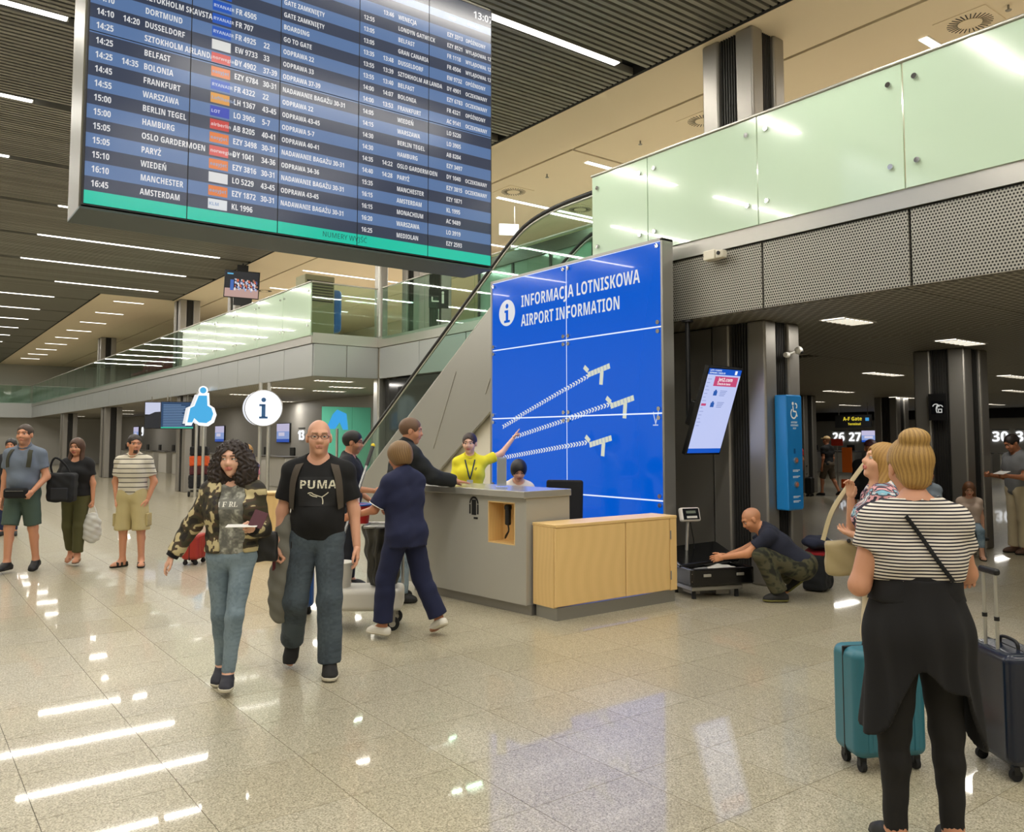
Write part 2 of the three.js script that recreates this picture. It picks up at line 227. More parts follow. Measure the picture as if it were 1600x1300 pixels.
// ---------- escalator ----------
{ const g = thing('escalator', 'escalator with glass sides and grey cladding rising behind the information sign', 'escalator', [7.72, 0, 0]);
  const W = 1.28, poly = [[16.6, 0], [16.6, 0.35], [16.16, 0.35], [10.25, 4.2], [8.12, 4.2], [8.12, 3.2], [9.35, 3.1], [14.2, 0]];
  const sh = (pts, d) => { const e = EXT(pts, d); e.rotateY(Math.PI / 2); return e; };    // shape x = -z
  mk('cladding', sh(poly, 0.05), M(0xa9a8a0, 0.35, 0.6), g);
  { const c2 = sh(poly, 0.05); c2.translate(W - 0.05, 0, 0); mk('cladding', c2, M(0xa9a8a0, 0.35, 0.6), g); }
  for (const [z, y] of [[-14, 1.2], [-12.2, 2.4], [-10.6, 3.3]]) mk('cladding_joint', B(0.012, 1.5, 0.012, -0.004, y - 0.2, z, 0, 0.5), steelL, g);
  mk('under_wall', EXT([[9.3, 0], [9.3, 3.6], [15.2, 0]], 0.05).rotateY(Math.PI / 2).translate(0.12, 0, 0), M(0xd8d2c0, 0.8), g);
  for (const x of [0, W]) {
    const rail = [[16.2, 0.95], [16.1, 1.22], [15.9, 1.28], [15.19, 1.71], [13, 3.11], [11, 4.39], [10.37, 4.79], [9.9, 5.02], [9.3, 5.13], [8.6, 5.16], [8.1, 5.16]];
    mk('handrail', TB(rail.map(([z, y]) => [x + 0.03, y, -z]), 0.035, 60, 8).scale(1, 1, 1), black, g);
    mk('rail_track', TB(rail.map(([z, y]) => [x + 0.03, y - 0.05, -z]), 0.018, 60, 6), steelL, g);
    const gl = sh([[16.1, 0.4], [16.05, 1.18], [15.9, 1.23], [15.19, 1.66], [10.37, 4.74], [9.9, 4.97], [9.3, 5.08], [8.15, 5.11], [8.15, 4.2], [10.25, 4.2]], 0.012); gl.translate(x + 0.02, 0, 0); mk('glass_side', gl, clear, g);
    mk('skirt_trim', BAR([x + 0.02, 0.37, -16.16], [x + 0.02, 4.22, -10.25], 0.02, 8), steelL, g);
  }
  const st = B(W - 0.16, 0.2, 0.38); for (let k = 0; k < 19; k++) mk('step', st, steelD, g).position.set(W / 2, 0.12 + k * 0.205, -16 + k * 0.315); }
one('direction_glass', [BX(9.24, 9.29, 1.5, 2.9, -16.6, -13)], M(0x0c0d0e, 0.1), 'dark glass wall with yellow gate lettering behind the escalator', 'sign');
// ---------- information sign ----------
{ const g = thing('information_sign', 'tall backlit blue airport information sign with white dotted flight paths', 'sign', [7.1, 0, -9.9]);
  const W = 3.37, H = 4.02, CW = 1600, CHp = Math.round(CW * H / W);
  const tex = canvasTex(CW, CHp, (c, w, h) => {
    c.fillStyle = '#0064e6'; c.fillRect(0, 0, w, h);
    const X = (u) => u * w, Yv = (y) => (1 - y / H) * h, px = w / W;
    c.fillStyle = '#ffffff'; c.beginPath(); c.arc(X(0.108), Yv(3.54), 0.195 * px, 0, 7); c.fill();
    c.fillStyle = '#0064e6'; c.beginPath(); c.arc(X(0.108), Yv(3.64), 0.035 * px, 0, 7); c.fill();
    c.fillRect(X(0.108) - 0.03 * px, Yv(3.58), 0.06 * px, 0.17 * px); c.fillRect(X(0.108) - 0.06 * px, Yv(3.58), 0.07 * px, 0.035 * px); c.fillRect(X(0.108) - 0.07 * px, Yv(3.43), 0.14 * px, 0.035 * px);
    c.fillStyle = '#ffffff'; c.textBaseline = 'alphabetic';
    const txt = (s, u0, u1, y, hh) => { c.font = `bold ${Math.round(hh * px * 1.38)}px sans-serif`; const m = c.measureText(s).width; c.save(); c.translate(X(u0), Yv(y)); c.scale((X(u1) - X(u0)) / m, 1); c.fillText(s, 0, 0); c.restore(); };
    txt('INFORMACJA LOTNISKOWA', 0.208, 0.9, 3.58, 0.17); txt('AIRPORT INFORMATION', 0.208, 0.8, 3.3, 0.17);
    const chev = (x, y, a, s) => { c.save(); c.translate(x, y); c.rotate(a); c.beginPath(); c.moveTo(-s, -s); c.lineTo(0, -s); c.lineTo(s, 0); c.lineTo(0, s); c.lineTo(-s, s); c.lineTo(0, 0); c.fill(); c.restore(); };
    for (const [u0, y0, u1, y1] of [[0.083, 1.9, 0.619, 2.51], [0.155, 1.74, 0.747, 2.14], [0.003, 1.41, 0.607, 1.67]]) {
      const x0 = X(u0), yy0 = Yv(y0), x1 = X(u1), yy1 = Yv(y1), L = Math.hypot(x1 - x0, yy1 - yy0), n = Math.round(L / (0.056 * px)), a = Math.atan2(yy1 - yy0, x1 - x0);
      for (let i = 0; i <= n; i++) chev(x0 + (x1 - x0) * i / n, yy0 + (yy1 - yy0) * i / n, a, 0.03 * px); }
    for (const [u, y] of [[0.682, 2.58], [0.804, 2.16], [0.688, 1.69]]) { c.save(); c.translate(X(u), Yv(y)); c.rotate(-0.22); const k = px;
      c.fillStyle = '#f2f4dc'; for (let i = -3; i <= 3; i++) c.fillRect(i * 0.06 * k - 0.028 * k, -0.03 * k, 0.055 * k, 0.07 * k);
      c.save(); c.translate(-0.2 * k, -0.05 * k); c.rotate(0.9); c.fillRect(-0.09 * k, -0.03 * k, 0.1 * k, 0.06 * k); c.restore();
      c.save(); c.translate(0.03 * k, 0.09 * k); c.rotate(1.9); c.fillRect(-0.06 * k, -0.035 * k, 0.17 * k, 0.065 * k); c.restore(); c.restore(); }
    c.strokeStyle = '#dfe8ff'; c.lineWidth = 0.014 * px; c.beginPath(); c.moveTo(X(0.958), Yv(2.02)); c.lineTo(X(0.968), Yv(1.9)); c.lineTo(X(0.982), Yv(2.03)); c.moveTo(X(0.955), Yv(1.88)); c.lineTo(X(0.98), Yv(1.88)); c.stroke();
  });
  const pm = new THREE.MeshPhysicalMaterial({ color: 0x001033, roughness: 0.12, clearcoat: 0.2, clearcoatRoughness: 0.02, specularIntensity: 0.5, emissive: 0xffffff, emissiveMap: tex, emissiveIntensity: 0.74 });
  for (let i = 0; i < 2; i++) for (let j = 0; j < 4; j++) {
    const p = plane(W / 2 - 0.012, 1.0 - 0.012); const uv = p.attributes.uv;
    for (let k = 0; k < 4; k++) uv.setXY(k, (i + uv.getX(k)) / 2, (j + uv.getY(k)) / 4);
    p.rotateY(-Math.PI / 2); p.translate(-0.008, 0.5 + j * 1.005, (i + 0.5) * W / 2); mk('blue_panel', p, pm, g);
    for (const dz of [0.05, W / 2 - 0.05]) for (const dy of [0.05, 0.95]) bolt(g, -0.016, j * 1.005 + dy, i * W / 2 + dz);
  }
  mk('light_box', BX(0.0, 0.12, 0.02, H, 0.01, W - 0.01), glow(0xdfe9ff, 1.1), g);
  mk('steel_frame', [BX(-0.02, 0.16, 0, H + 0.02, -0.03, 0.0), BX(-0.02, 0.16, 0, H + 0.02, W, W + 0.03), BX(-0.02, 0.16, H, H + 0.03, -0.03, W + 0.03), BX(0.12, 0.16, 0, H, 0, W)], steel, g);
  const l = new THREE.RectAreaLight(0x2f74ff, 0.55, W, H); l.position.set(7.05, H / 2, -9.9 + W / 2); l.lookAt(0, H / 2, -9.9 + W / 2); scene.add(l); }
// ---------- departures and arrivals board ----------
{ const X0 = 1.0, X1 = 4.45, W = X1 - X0, YB = 3.33, HH = 1.235, g = thing('flight_board', 'large hanging departures and arrivals board of ten portrait screens', 'flight board', [X0, YB, -6.24]);
  const tex = canvasTex(2048, 1466, (c, w, h) => {
    const rowH = h / 2 / 12, N = 24;
    const logos = ['#f4f8fb', '#f58232', '#f3f3f3', '#f58232', '#e8554f', '#f58232', '#dd3b35', '#2b45c8', '#f3a83f', '#1f5fd0', '#f58232', '#ea5a52', '#f6f6f2', '#1f5fd0', '#1f5fd0', '#1f5fd0', '#1f5fd0', '#e8554f', '#f58232', '#1f5fd0'];
    for (let r = 0; r < N; r++) { c.fillStyle = r % 2 ? '#6384b6' : '#39435a'; c.fillRect(0, h - rowH * 0.92 - (r + 1) * rowH, w, rowH + 1); }
    c.fillStyle = '#2b3346'; c.fillRect(0, 0, w, rowH * 1.6); c.fillStyle = '#7f9cc4'; c.fillRect(w * 0.6, rowH * 1.6, w * 0.4, rowH * 0.7);
    c.fillStyle = '#15dcbc'; c.fillRect(0, h - rowH * 0.92, w, rowH);
    const ty = (r) => h - rowH * 0.92 - (r + 0.3) * rowH;
    const t = (s, u, r, k = 0.6) => { c.font = `bold ${Math.round(rowH * k)}px sans-serif`; c.fillStyle = '#ffffff'; c.save(); c.translate(u * w, ty(r)); c.scale(0.74, 1); c.fillText(s, 0, 0); c.restore(); };
    const D = [['16:45', '', 'AMSTERDAM', 'KL 1996', '', ''], ['16:10', '', 'MANCHESTER', 'EZY 1872', '30-31', 'NADAWANIE BAGAŻU 30-31'], ['15:10', '', 'WIEDEŃ', 'LO 5229', '43-45', 'ODPRAWA 43-45'], ['15:05', '', 'PARYŻ', 'EZY 3816', '30-31', 'NADAWANIE BAGAŻU 30-31'], ['15:05', '', 'OSLO GARDERMOEN', 'DY 1041', '34-36', 'ODPRAWA 34-36'], ['15:00', '', 'HAMBURG', 'EZY 3498', '30-31', 'NADAWANIE BAGAŻU 30-31'], ['15:00', '', 'BERLIN TEGEL', 'AB 8205', '40-41', 'ODPRAWA 40-41'], ['14:55', '', 'WARSZAWA', 'LO 3906', '5-7', 'ODPRAWA 5-7'], ['14:45', '', 'FRANKFURT', 'LH 1367', '43-45', 'ODPRAWA 43-45'], ['14:25', '14:35', 'BOLONIA', 'FR 4322', '22', 'ODPRAWA 22'], ['14:25', '', 'BELFAST', 'EZY 6784', '30-31', 'NADAWANIE BAGAŻU 30-31'], ['14:25', '', 'SZTOKHOLM ARLANDA', 'DY 4902', '37-39', 'ODPRAWA 37-39'], ['14:10', '14:20', 'DUSSELDORF', 'EW 9733', '33', 'ODPRAWA 33'], ['14:10', '', 'DORTMUND', 'FR 4925', '22', 'ODPRAWA 22'], ['', '', 'SZTOKHOLM SKAVSTA', 'FR 707', '', 'GO TO GATE'], ['', '', '', 'FR 4505', '', 'BOARDING'], ['', '', '', '', '', 'GATE ZAMKNIĘTY'], ['', '', '', '', '', 'GATE ZAMKNIĘTY']];
    const A = [['16:25', '', 'MEDIOLAN', 'EZY 2593', ''], ['16:20', '', 'WARSZAWA', 'LO 3919', ''], ['16:15', '', 'MONACHIUM', 'AC 9489', ''], ['16:15', '', 'AMSTERDAM', 'KL 1995', ''], ['15:35', '', 'MANCHESTER', 'EZY 1871', ''], ['14:40', '14:28', 'PARYŻ', 'EZY 3815', 'OCZEKIWANY'], ['14:35', '14:22', 'OSLO GARDERMOEN', 'DY 1040', 'OCZEKIWANY'], ['14:30', '', 'HAMBURG', 'EZY 3497', ''], ['14:30', '', 'BERLIN TEGEL', 'AB 8204', ''], ['14:15', '', 'WARSZAWA', 'LO 3905', ''], ['14:05', '', 'WIEDEŃ', 'LO 5220', ''], ['14:00', '13:53', 'FRANKFURT', 'AC 9141', 'OCZEKIWANY'], ['14:00', '14:07', 'BOLONIA', 'FR 4321', 'OPÓŹNIONY'], ['13:55', '13:40', 'BELFAST', 'EZY 6783', 'OCZEKIWANY'], ['13:55', '13:39', 'SZTOKHOLM ARLANDA', 'DY 4901', 'OCZEKIWANY'], ['13:35', '13:48', 'DUSSELDORF', 'EW 9732', 'OPÓŹNIONY'], ['13:05', '', 'GRAN CANARIA', 'FR 4504', 'WYLĄDOWAŁ 12:33'], ['13:05', '', 'BELFAST', 'FR 1118', 'WYLĄDOWAŁ 12:50'], ['12:55', '', 'LONDYN GATWICK', 'EZY 8521', 'WYLĄDOWAŁ 12:36'], ['', '13:46', 'WENECJA', 'EZY 3313', 'OPÓŹNIONY']];
    D.forEach((d, r) => { t(d[0], 0.012, r); t(d[1], 0.062, r); t(d[2], 0.105, r); t(d[3], 0.294, r); t(d[4], 0.36, r); t(d[5], 0.405, r, 0.56); });
    A.forEach((d, r) => { t(d[0], 0.61, r, 0.56); t(d[1], 0.665, r, 0.56); t(d[2], 0.708, r, 0.56); t(d[3], 0.855, r, 0.56); t(d[4], 0.915, r, 0.5); });
    logos.slice(0, 18).forEach((q, r) => { c.fillStyle = q; c.fillRect(0.243 * w, ty(r) - rowH * 0.58, 0.042 * w, rowH * 0.76); c.fillStyle = q[1] === 'f' && q[2] > '2' ? '#9fb4d8' : '#ffffffcc'; c.font = `bold ${Math.round(rowH * 0.36)}px sans-serif`; c.fillText(['KLM', 'easyJet', '', 'easyJet', 'norwegian', 'easyJet', 'airberlin', 'LOT', 'Lufthansa', 'RYANAIR', 'easyJet', 'norwegian', '', 'RYANAIR', 'RYANAIR', 'RYANAIR', 'RYANAIR', ''][r], 0.245 * w, ty(r) - rowH * 0.08); });
    c.fillStyle = '#ffffff'; c.font = `bold ${Math.round(rowH * 0.9)}px sans-serif`; c.fillText('13:07', 0.94 * w, rowH * 1.15);
    c.fillStyle = '#0b5f56'; c.font = `${Math.round(rowH * 0.56)}px sans-serif`; c.fillText('NUMERY WYJŚĆ', 0.51 * w, h - rowH * 0.3);
    c.fillStyle = '#ffffff'; c.font = `bold ${Math.round(rowH * 0.4)}px sans-serif`; c.fillText('REJS', 0.86 * w, rowH * 2.1); c.fillText('UWAGI', 0.92 * w, rowH * 2.1);
  });
  const sm = screenMat(tex, 0.72); sm.roughness = 0.18; sm.color.set(0x0a0c10);
  for (let i = 0; i < 5; i++) for (let j = 0; j < 2; j++) { const p = plane(W / 5 - 0.007, HH - 0.007), uv = p.attributes.uv; for (let k = 0; k < 4; k++) uv.setXY(k, (i + uv.getX(k)) / 5, (j + uv.getY(k)) / 2); p.translate((i + 0.5) * W / 5, (j + 0.5) * HH, 0.004); mk('screen', p, sm, g); }
  mk('bezel', BX(-0.008, W + 0.008, -0.008, 2 * HH + 0.008, -0.04, 0), black, g);
  mk('cabinet', [BX(-0.02, W + 0.02, -0.02, 2 * HH + 0.05, -0.48, -0.04)], M(0x6c6a5c, 0.4, 0.5), g);
  mk('bottom_cover', BX(-0.02, W + 0.02, -0.035, -0.02, -0.48, 0.0), M(0x30403c, 0.5), g);
  for (const x of [0.5, 1.7, 2.9]) mk('hanger_rod', BAR([x, 2 * HH, -0.25], [x, CH - YB, -0.25], 0.02), steelD, g);
  const l = new THREE.RectAreaLight(0xbcd4ff, 0.35, W, HH * 2); l.position.set(X0 + W / 2, YB + HH, -6.2); l.lookAt(X0 + W / 2, YB + HH, 0); scene.add(l); }
// ---------- information desk ----------
const deskM = M(0xb0ada2, 0.36, 0.25);
{ const g = thing('information_desk', 'grey information counter with wooden lower desk and steel plinth', 'desk', [4.78, 0, -8.3], Math.atan2(0.22, 2.0));   // local +z runs along the front
  const L = 1.92, D = 0.62;
  const nz0 = 1.36, nz1 = 1.76, ny0 = 0.66, ny1 = 1.08;
  mk('front_panel', [BX(0, D, 0.1, ny0, 0, L), BX(0, D, ny1, 1.13, 0, L), BX(0, D, ny0, ny1, 0, nz0), BX(0, D, ny0, ny1, nz1, L), BX(0.22, D, ny0, ny1, nz0, nz1)], deskM, g);
  mk('counter_top', RB(D + 0.06, 0.07, L + 0.03, 0.008, D / 2 - 0.02, 1.165, L / 2 + 0.005), M(0xa5a298, 0.22, 0.3), g);
  mk('niche_lining', [BX(0.0, 0.22, ny0, ny0 + 0.012, nz0, nz1), BX(0.0, 0.22, ny1 - 0.012, ny1, nz0, nz1), BX(0.0, 0.22, ny0, ny1, nz0, nz0 + 0.012), BX(0.0, 0.22, ny0, ny1, nz1 - 0.012, nz1), BX(0.2, 0.225, ny0, ny1, nz0, nz1)], wood, g);
  mk('plinth', BX(0.05, D - 0.05, 0, 0.1, 0.05, L + 0.02), steelD, g);
  const ph = mk('headset_symbol', [RB(0.004, 0.16, 0.07, 0.03, -0.003, 1.0, 1.14), ...[-1, 1].map((s) => RB(0.004, 0.1, 0.022, 0.008, -0.003, 0.98, 1.14 + s * 0.062)), (() => { const t = new THREE.TorusGeometry(0.062, 0.011, 6, 16, Math.PI); t.rotateY(-Math.PI / 2); t.scale(0.2, 1, 1); t.translate(-0.003, 1.04, 1.14); return t; })(), BX(-0.005, -0.001, 0.88, 0.9, 1.14, 1.2)], black, g); ph.userData.label = 'black headset symbol';
}
{ const g = thing('wooden_desk', 'light maple lower desk with steel plinth and hinged end door', 'desk', [5.05, 0, -6.02]);
  mk('plinth', BX(0.03, 1.66, 0, 0.12, -0.33, -0.02), steel, g);
  mk('front_board', RB(0.92, 0.74, 0.03, 0.01, 0.46, 0.5, -0.015), wood, g); mk('front_board', RB(0.64, 0.74, 0.03, 0.008, 1.25, 0.5, -0.015), wood, g);
  const dr = mk('door', RB(0.1, 0.76, 0.34, 0.006, 1.63, 0.5, -0.17), wood, g); for (const y of [0.28, 0.7]) mk('hinge', CY(0.007, 0.007, 0.09, 1.582, y, 0.004), steelD, dr);
  mk('desk_top', RB(1.68, 0.03, 0.36, 0.006, 0.84, 0.885, -0.175), wood, g); mk('side_board', BX(0.0, 0.03, 0.12, 0.87, -0.34, -0.03), wood, g); }
{ const g = thing('telephone', 'black handset hanging in the wooden niche of the counter', 'telephone', [4.93, 0.72, -6.73], Math.atan2(0.22, 2.0)); mk('handset', [RB(0.05, 0.2, 0.06, 0.02, 0.1, 0.22, 0), RB(0.06, 0.06, 0.07, 0.02, 0.1, 0.3, 0)], black, g); mk('cord', TB([[0.1, 0.13, 0], [0.09, 0.07, 0.02], [0.08, 0.02, -0.01], [0.1, -0.01, -0.04], [0.11, 0.06, 0]], 0.008, 24, 6), black, g); }
{ const g = thing('sign_holder', 'clear acrylic leaflet holder standing on the counter top', 'sign holder', [5.14, 1.2, -7.0], -0.5); mk('holder', B(0.1, 0.3, 0.012, 0, 0.17, 0), MP(0xd8dcdc, 0.05, { transmission: 0.7, thickness: 0 }), g); mk('leaflet', B(0.09, 0.27, 0.003, 0, 0.17, 0), M(0x6e6e6c, 0.4), g); mk('base', RB(0.12, 0.012, 0.07, 0.004, 0, 0.007, 0), MP(0xe4e8e8, 0.05, { transmission: 0.7, thickness: 0 }), g); }
// ---------- modelling of figures: distance fields meshed with surface nets ----------
const smin = (a, b, k) => { const h = Math.max(k - Math.abs(a - b), 0) / k; return Math.min(a, b) - h * h * k * 0.25; };
const cap = (a, b, ra, rb = ra) => { const ax = a.x, ay = a.y, az = a.z, dx = b.x - ax, dy = b.y - ay, dz = b.z - az, L = dx * dx + dy * dy + dz * dz || 1e-9, dr = rb - ra;
  return (x, y, z) => { const px = x - ax, py = y - ay, pz = z - az; let t = (px * dx + py * dy + pz * dz) / L; t = t < 0 ? 0 : t > 1 ? 1 : t; const qx = px - dx * t, qy = py - dy * t, qz = pz - dz * t; return Math.sqrt(qx * qx + qy * qy + qz * qz) - ra - dr * t; }; };
const sph = (c, r) => (x, y, z) => Math.hypot(x - c.x, y - c.y, z - c.z) - r;
const ell = (cx, cy, cz, a, b, c) => (x, y, z) => { const X = (x - cx), Y = (y - cy), Z = (z - cz); const k0 = Math.hypot(X / a, Y / b, Z / c), k1 = Math.hypot(X / a / a, Y / b / b, Z / c / c) || 1e-6; return k0 * (k0 - 1) / k1; };
const uni = (l, k) => (x, y, z) => { let d = l[0](x, y, z); for (let i = 1; i < l.length; i++) d = smin(d, l[i](x, y, z), k); return d; };
const keep = (f, p, n) => { const c = n.x * p.x + n.y * p.y + n.z * p.z; return (x, y, z) => Math.max(f(x, y, z), n.x * x + n.y * y + n.z * z - c); };   // keep the side behind n
const minus = (f, g) => (x, y, z) => Math.max(f(x, y, z), -g(x, y, z));
const wr = (f, a = 0.004, q = 1, ph = 0) => (x, y, z) => f(x, y, z) + a * (Math.sin(x * 31 * q + y * 17 + ph) * Math.sin(y * 43 * q + z * 12 + ph * 2) + 0.6 * Math.sin(z * 37 * q - y * 29 * q + x * 9 + ph)) * 0.6;
function surf(f, bb, c) {
  const [x0, y0, z0, x1, y1, z1] = bb, nx = Math.ceil((x1 - x0) / c) + 1, ny = Math.ceil((y1 - y0) / c) + 1, nz = Math.ceil((z1 - z0) / c) + 1;
  const act = [], S = 5, v = new Float32Array(nx * ny * nz), id = (i, j, k) => (k * ny + j) * nx + i, lim = S * c * 0.87 + 0.04;
  for (let k = 0; k < nz; k += S) for (let j = 0; j < ny; j += S) for (let i = 0; i < nx; i += S) {
    const h = S / 2, d = f(x0 + (i + h) * c, y0 + (j + h) * c, z0 + (k + h) * c), far = Math.abs(d) > lim;
    if (!far) act.push([i, j, k]); const ie = Math.min(i + S, nx), je = Math.min(j + S, ny), ke = Math.min(k + S, nz);
    for (let kk = k; kk < ke; kk++) for (let jj = j; jj < je; jj++) for (let ii = i; ii < ie; ii++) v[id(ii, jj, kk)] = far ? d : f(x0 + ii * c, y0 + jj * c, z0 + kk * c);
  }
  const vi = new Int32Array(nx * ny * nz).fill(-1), pos = [], idx = [];
  const E = [[0, 1], [0, 2], [0, 4], [1, 3], [1, 5], [2, 3], [2, 6], [3, 7], [4, 5], [4, 6], [5, 7], [6, 7]], q = new Float32Array(8);
  for (const [bi, bj, bk] of act) for (let k = bk; k < Math.min(bk + S, nz - 1); k++) for (let j = bj; j < Math.min(bj + S, ny - 1); j++) for (let i = bi; i < Math.min(bi + S, nx - 1); i++) {
    let m = 0; for (let b = 0; b < 8; b++) { q[b] = v[id(i + (b & 1), j + ((b >> 1) & 1), k + (b >> 2))]; if (q[b] < 0) m |= 1 << b; }
    if (m === 0 || m === 255) continue;
    let n = 0, sx = 0, sy = 0, sz = 0;
    for (const [a, b] of E) if ((q[a] < 0) !== (q[b] < 0)) { const t = q[a] / (q[a] - q[b]); n++; sx += (a & 1) + t * ((b & 1) - (a & 1)); sy += ((a >> 1) & 1) + t * (((b >> 1) & 1) - ((a >> 1) & 1)); sz += (a >> 2) + t * ((b >> 2) - (a >> 2)); }
    vi[id(i, j, k)] = pos.length / 3; pos.push(x0 + (i + sx / n) * c, y0 + (j + sy / n) * c, z0 + (k + sz / n) * c);
  }
  const quad = (a, b, c2, d, flip) => { if (a < 0 || b < 0 || c2 < 0 || d < 0) return; if (flip) idx.push(a, c2, b, a, d, c2); else idx.push(a, b, c2, a, c2, d); };
  for (const [bi, bj, bk] of act) for (let k = Math.max(1, bk); k < Math.min(bk + S, nz - 1); k++) for (let j = Math.max(1, bj); j < Math.min(bj + S, ny - 1); j++) for (let i = Math.max(1, bi); i < Math.min(bi + S, nx - 1); i++) {
    const s = v[id(i, j, k)] < 0;
    if (s !== (v[id(i + 1, j, k)] < 0)) quad(vi[id(i, j - 1, k - 1)], vi[id(i, j, k - 1)], vi[id(i, j, k)], vi[id(i, j - 1, k)], !s);
    if (s !== (v[id(i, j + 1, k)] < 0)) quad(vi[id(i - 1, j, k - 1)], vi[id(i - 1, j, k)], vi[id(i, j, k)], vi[id(i, j, k - 1)], !s);
    if (s !== (v[id(i, j, k + 1)] < 0)) quad(vi[id(i - 1, j - 1, k)], vi[id(i, j - 1, k)], vi[id(i, j, k)], vi[id(i - 1, j, k)], !s);
  }
  const g = new THREE.BufferGeometry(); g.setAttribute('position', new THREE.Float32BufferAttribute(pos, 3)); g.setIndex(idx); g.computeVertexNormals();
  const uv = new Float32Array(pos.length / 3 * 2); for (let i = 0; i < uv.length / 2; i++) { uv[2 * i] = pos[3 * i] + pos[3 * i + 2] * 0.7; uv[2 * i + 1] = pos[3 * i + 1]; }
  g.setAttribute('uv', new THREE.BufferAttribute(uv, 2)); return g;
}
const paint = (g, fn) => { const p = g.attributes.position, a = new Float32Array(p.count * 3); for (let i = 0; i < p.count; i++) { const c = fn(p.getX(i), p.getY(i), p.getZ(i)); a[3 * i] = c[0]; a[3 * i + 1] = c[1]; a[3 * i + 2] = c[2]; } g.setAttribute('color', new THREE.BufferAttribute(a, 3)); return g; };
const lin = (h) => { const c = new THREE.Color(h); return [c.r, c.g, c.b]; };
const mixc = (a, b, t) => [a[0] + (b[0] - a[0]) * t, a[1] + (b[1] - a[1]) * t, a[2] + (b[2] - a[2]) * t];
const skinM = new THREE.MeshPhysicalMaterial({ color: 0xffffff, vertexColors: true, roughness: 0.52, sheen: 0.15 });
const hairM = new THREE.MeshStandardMaterial({ color: 0xffffff, vertexColors: true, roughness: 0.55 });

function headGeo(o, cell) {
  const F = [ell(0, 0.032, -0.012, 0.074, 0.086, 0.096), ell(0, -0.03, 0.022, 0.058, 0.078, 0.066), sph(V(0, -0.092, 0.058), 0.021 * (o.fem ? 0.9 : 1.08)), sph(V(0.034, -0.028, 0.05), 0.031), sph(V(-0.034, -0.028, 0.05), 0.031),
    cap(V(0, 0.018, 0.082), V(0, -0.02, 0.101), 0.0072, 0.0098), sph(V(0.0095, -0.026, 0.092), 0.0072), sph(V(-0.0095, -0.026, 0.092), 0.0072), cap(V(0.012, 0.031, 0.082), V(0.044, 0.03, 0.068), 0.0105, 0.008), cap(V(-0.012, 0.031, 0.082), V(-0.044, 0.03, 0.068), 0.0105, 0.008)];
  let f = uni(F, 0.022);
  const lips = uni([cap(V(-0.02, -0.056, 0.082), V(0, -0.053, 0.09), 0.005, 0.0068), cap(V(0.02, -0.056, 0.082), V(0, -0.053, 0.09), 0.005, 0.0068), cap(V(-0.016, -0.064, 0.083), V(0.016, -0.064, 0.083), 0.0062)], 0.006);
  const ears = uni([ell(0.077, -0.004, -0.008, 0.011, 0.03, 0.019), ell(-0.077, -0.004, -0.008, 0.011, 0.03, 0.019)], 0.01);
  const eyes = (x, y, z) => Math.min(Math.hypot(x - 0.031, y - 0.008, z - 0.0735), Math.hypot(x + 0.031, y - 0.008, z - 0.0735)) - 0.0135;
  const soc = (x, y, z) => Math.min(Math.hypot((x - 0.031) * 0.8, y - 0.009, z - 0.097), Math.hypot((x + 0.031) * 0.8, y - 0.009, z - 0.097)) - 0.0135;
  const neck = cap(V(0, -0.06, -0.012), V(0, -0.17, -0.03), o.fem ? 0.046 : 0.055, o.fem ? 0.05 : 0.062);
  const f2 = (x, y, z) => { let d = f(x, y, z); d = -smin(-d, soc(x, y, z), 0.012); d = Math.min(d, eyes(x, y, z)); d = smin(d, lips(x, y, z), 0.005); d = smin(d, ears(x, y, z), 0.012); return smin(d, neck(x, y, z), 0.035); };
  const g = surf(f2, [-0.11, -0.2, -0.13, 0.11, 0.14, 0.13], cell);
  const sk = lin(o.skin), hc = lin(o.brow ?? o.hair?.color ?? 0x2a1c12), lp = mixc(sk, lin(o.fem ? 0xb04a48 : 0xa8605a), o.fem ? 0.75 : 0.5), gl = (o.gaze ?? 0) * 0.006;
  return paint(g, (x, y, z) => {
    const ax = Math.abs(x);
    if (z > 0.072 && eyes(x, y, z) < 0.0022 && y < 0.0145 && y > 0.0015) { const s = Math.sign(x), ix = Math.hypot(x - s * 0.031 - gl, y - 0.008); return ix < 0.0062 ? lin(0x1c130d) : y > 0.0118 ? lin(0x2a1c16) : [0.5, 0.47, 0.44]; }
    if (z > 0.07 && lips(x, y, z) < 0.0016) return lp;
    if (z > 0.055 && ax > 0.012 && ax < 0.05 && Math.abs(y - 0.03 - (0.03 - ax) * -0.08) < 0.0052) return mixc(sk, hc, 0.8);
    if (o.stubble && y < -0.035 && z > 0.01 && ax < 0.066 && y > -0.13) return mixc(sk, lin(o.stubble), 0.35);
    if (o.goatee && z > 0.05 && ax < 0.026 && y < -0.046 && y > -0.115) return lin(o.goatee);
    if (o.shaved && y > 0.03 && z < 0.055) return mixc(sk, lin(o.shaved), 0.18);
    return sk;
  });
}
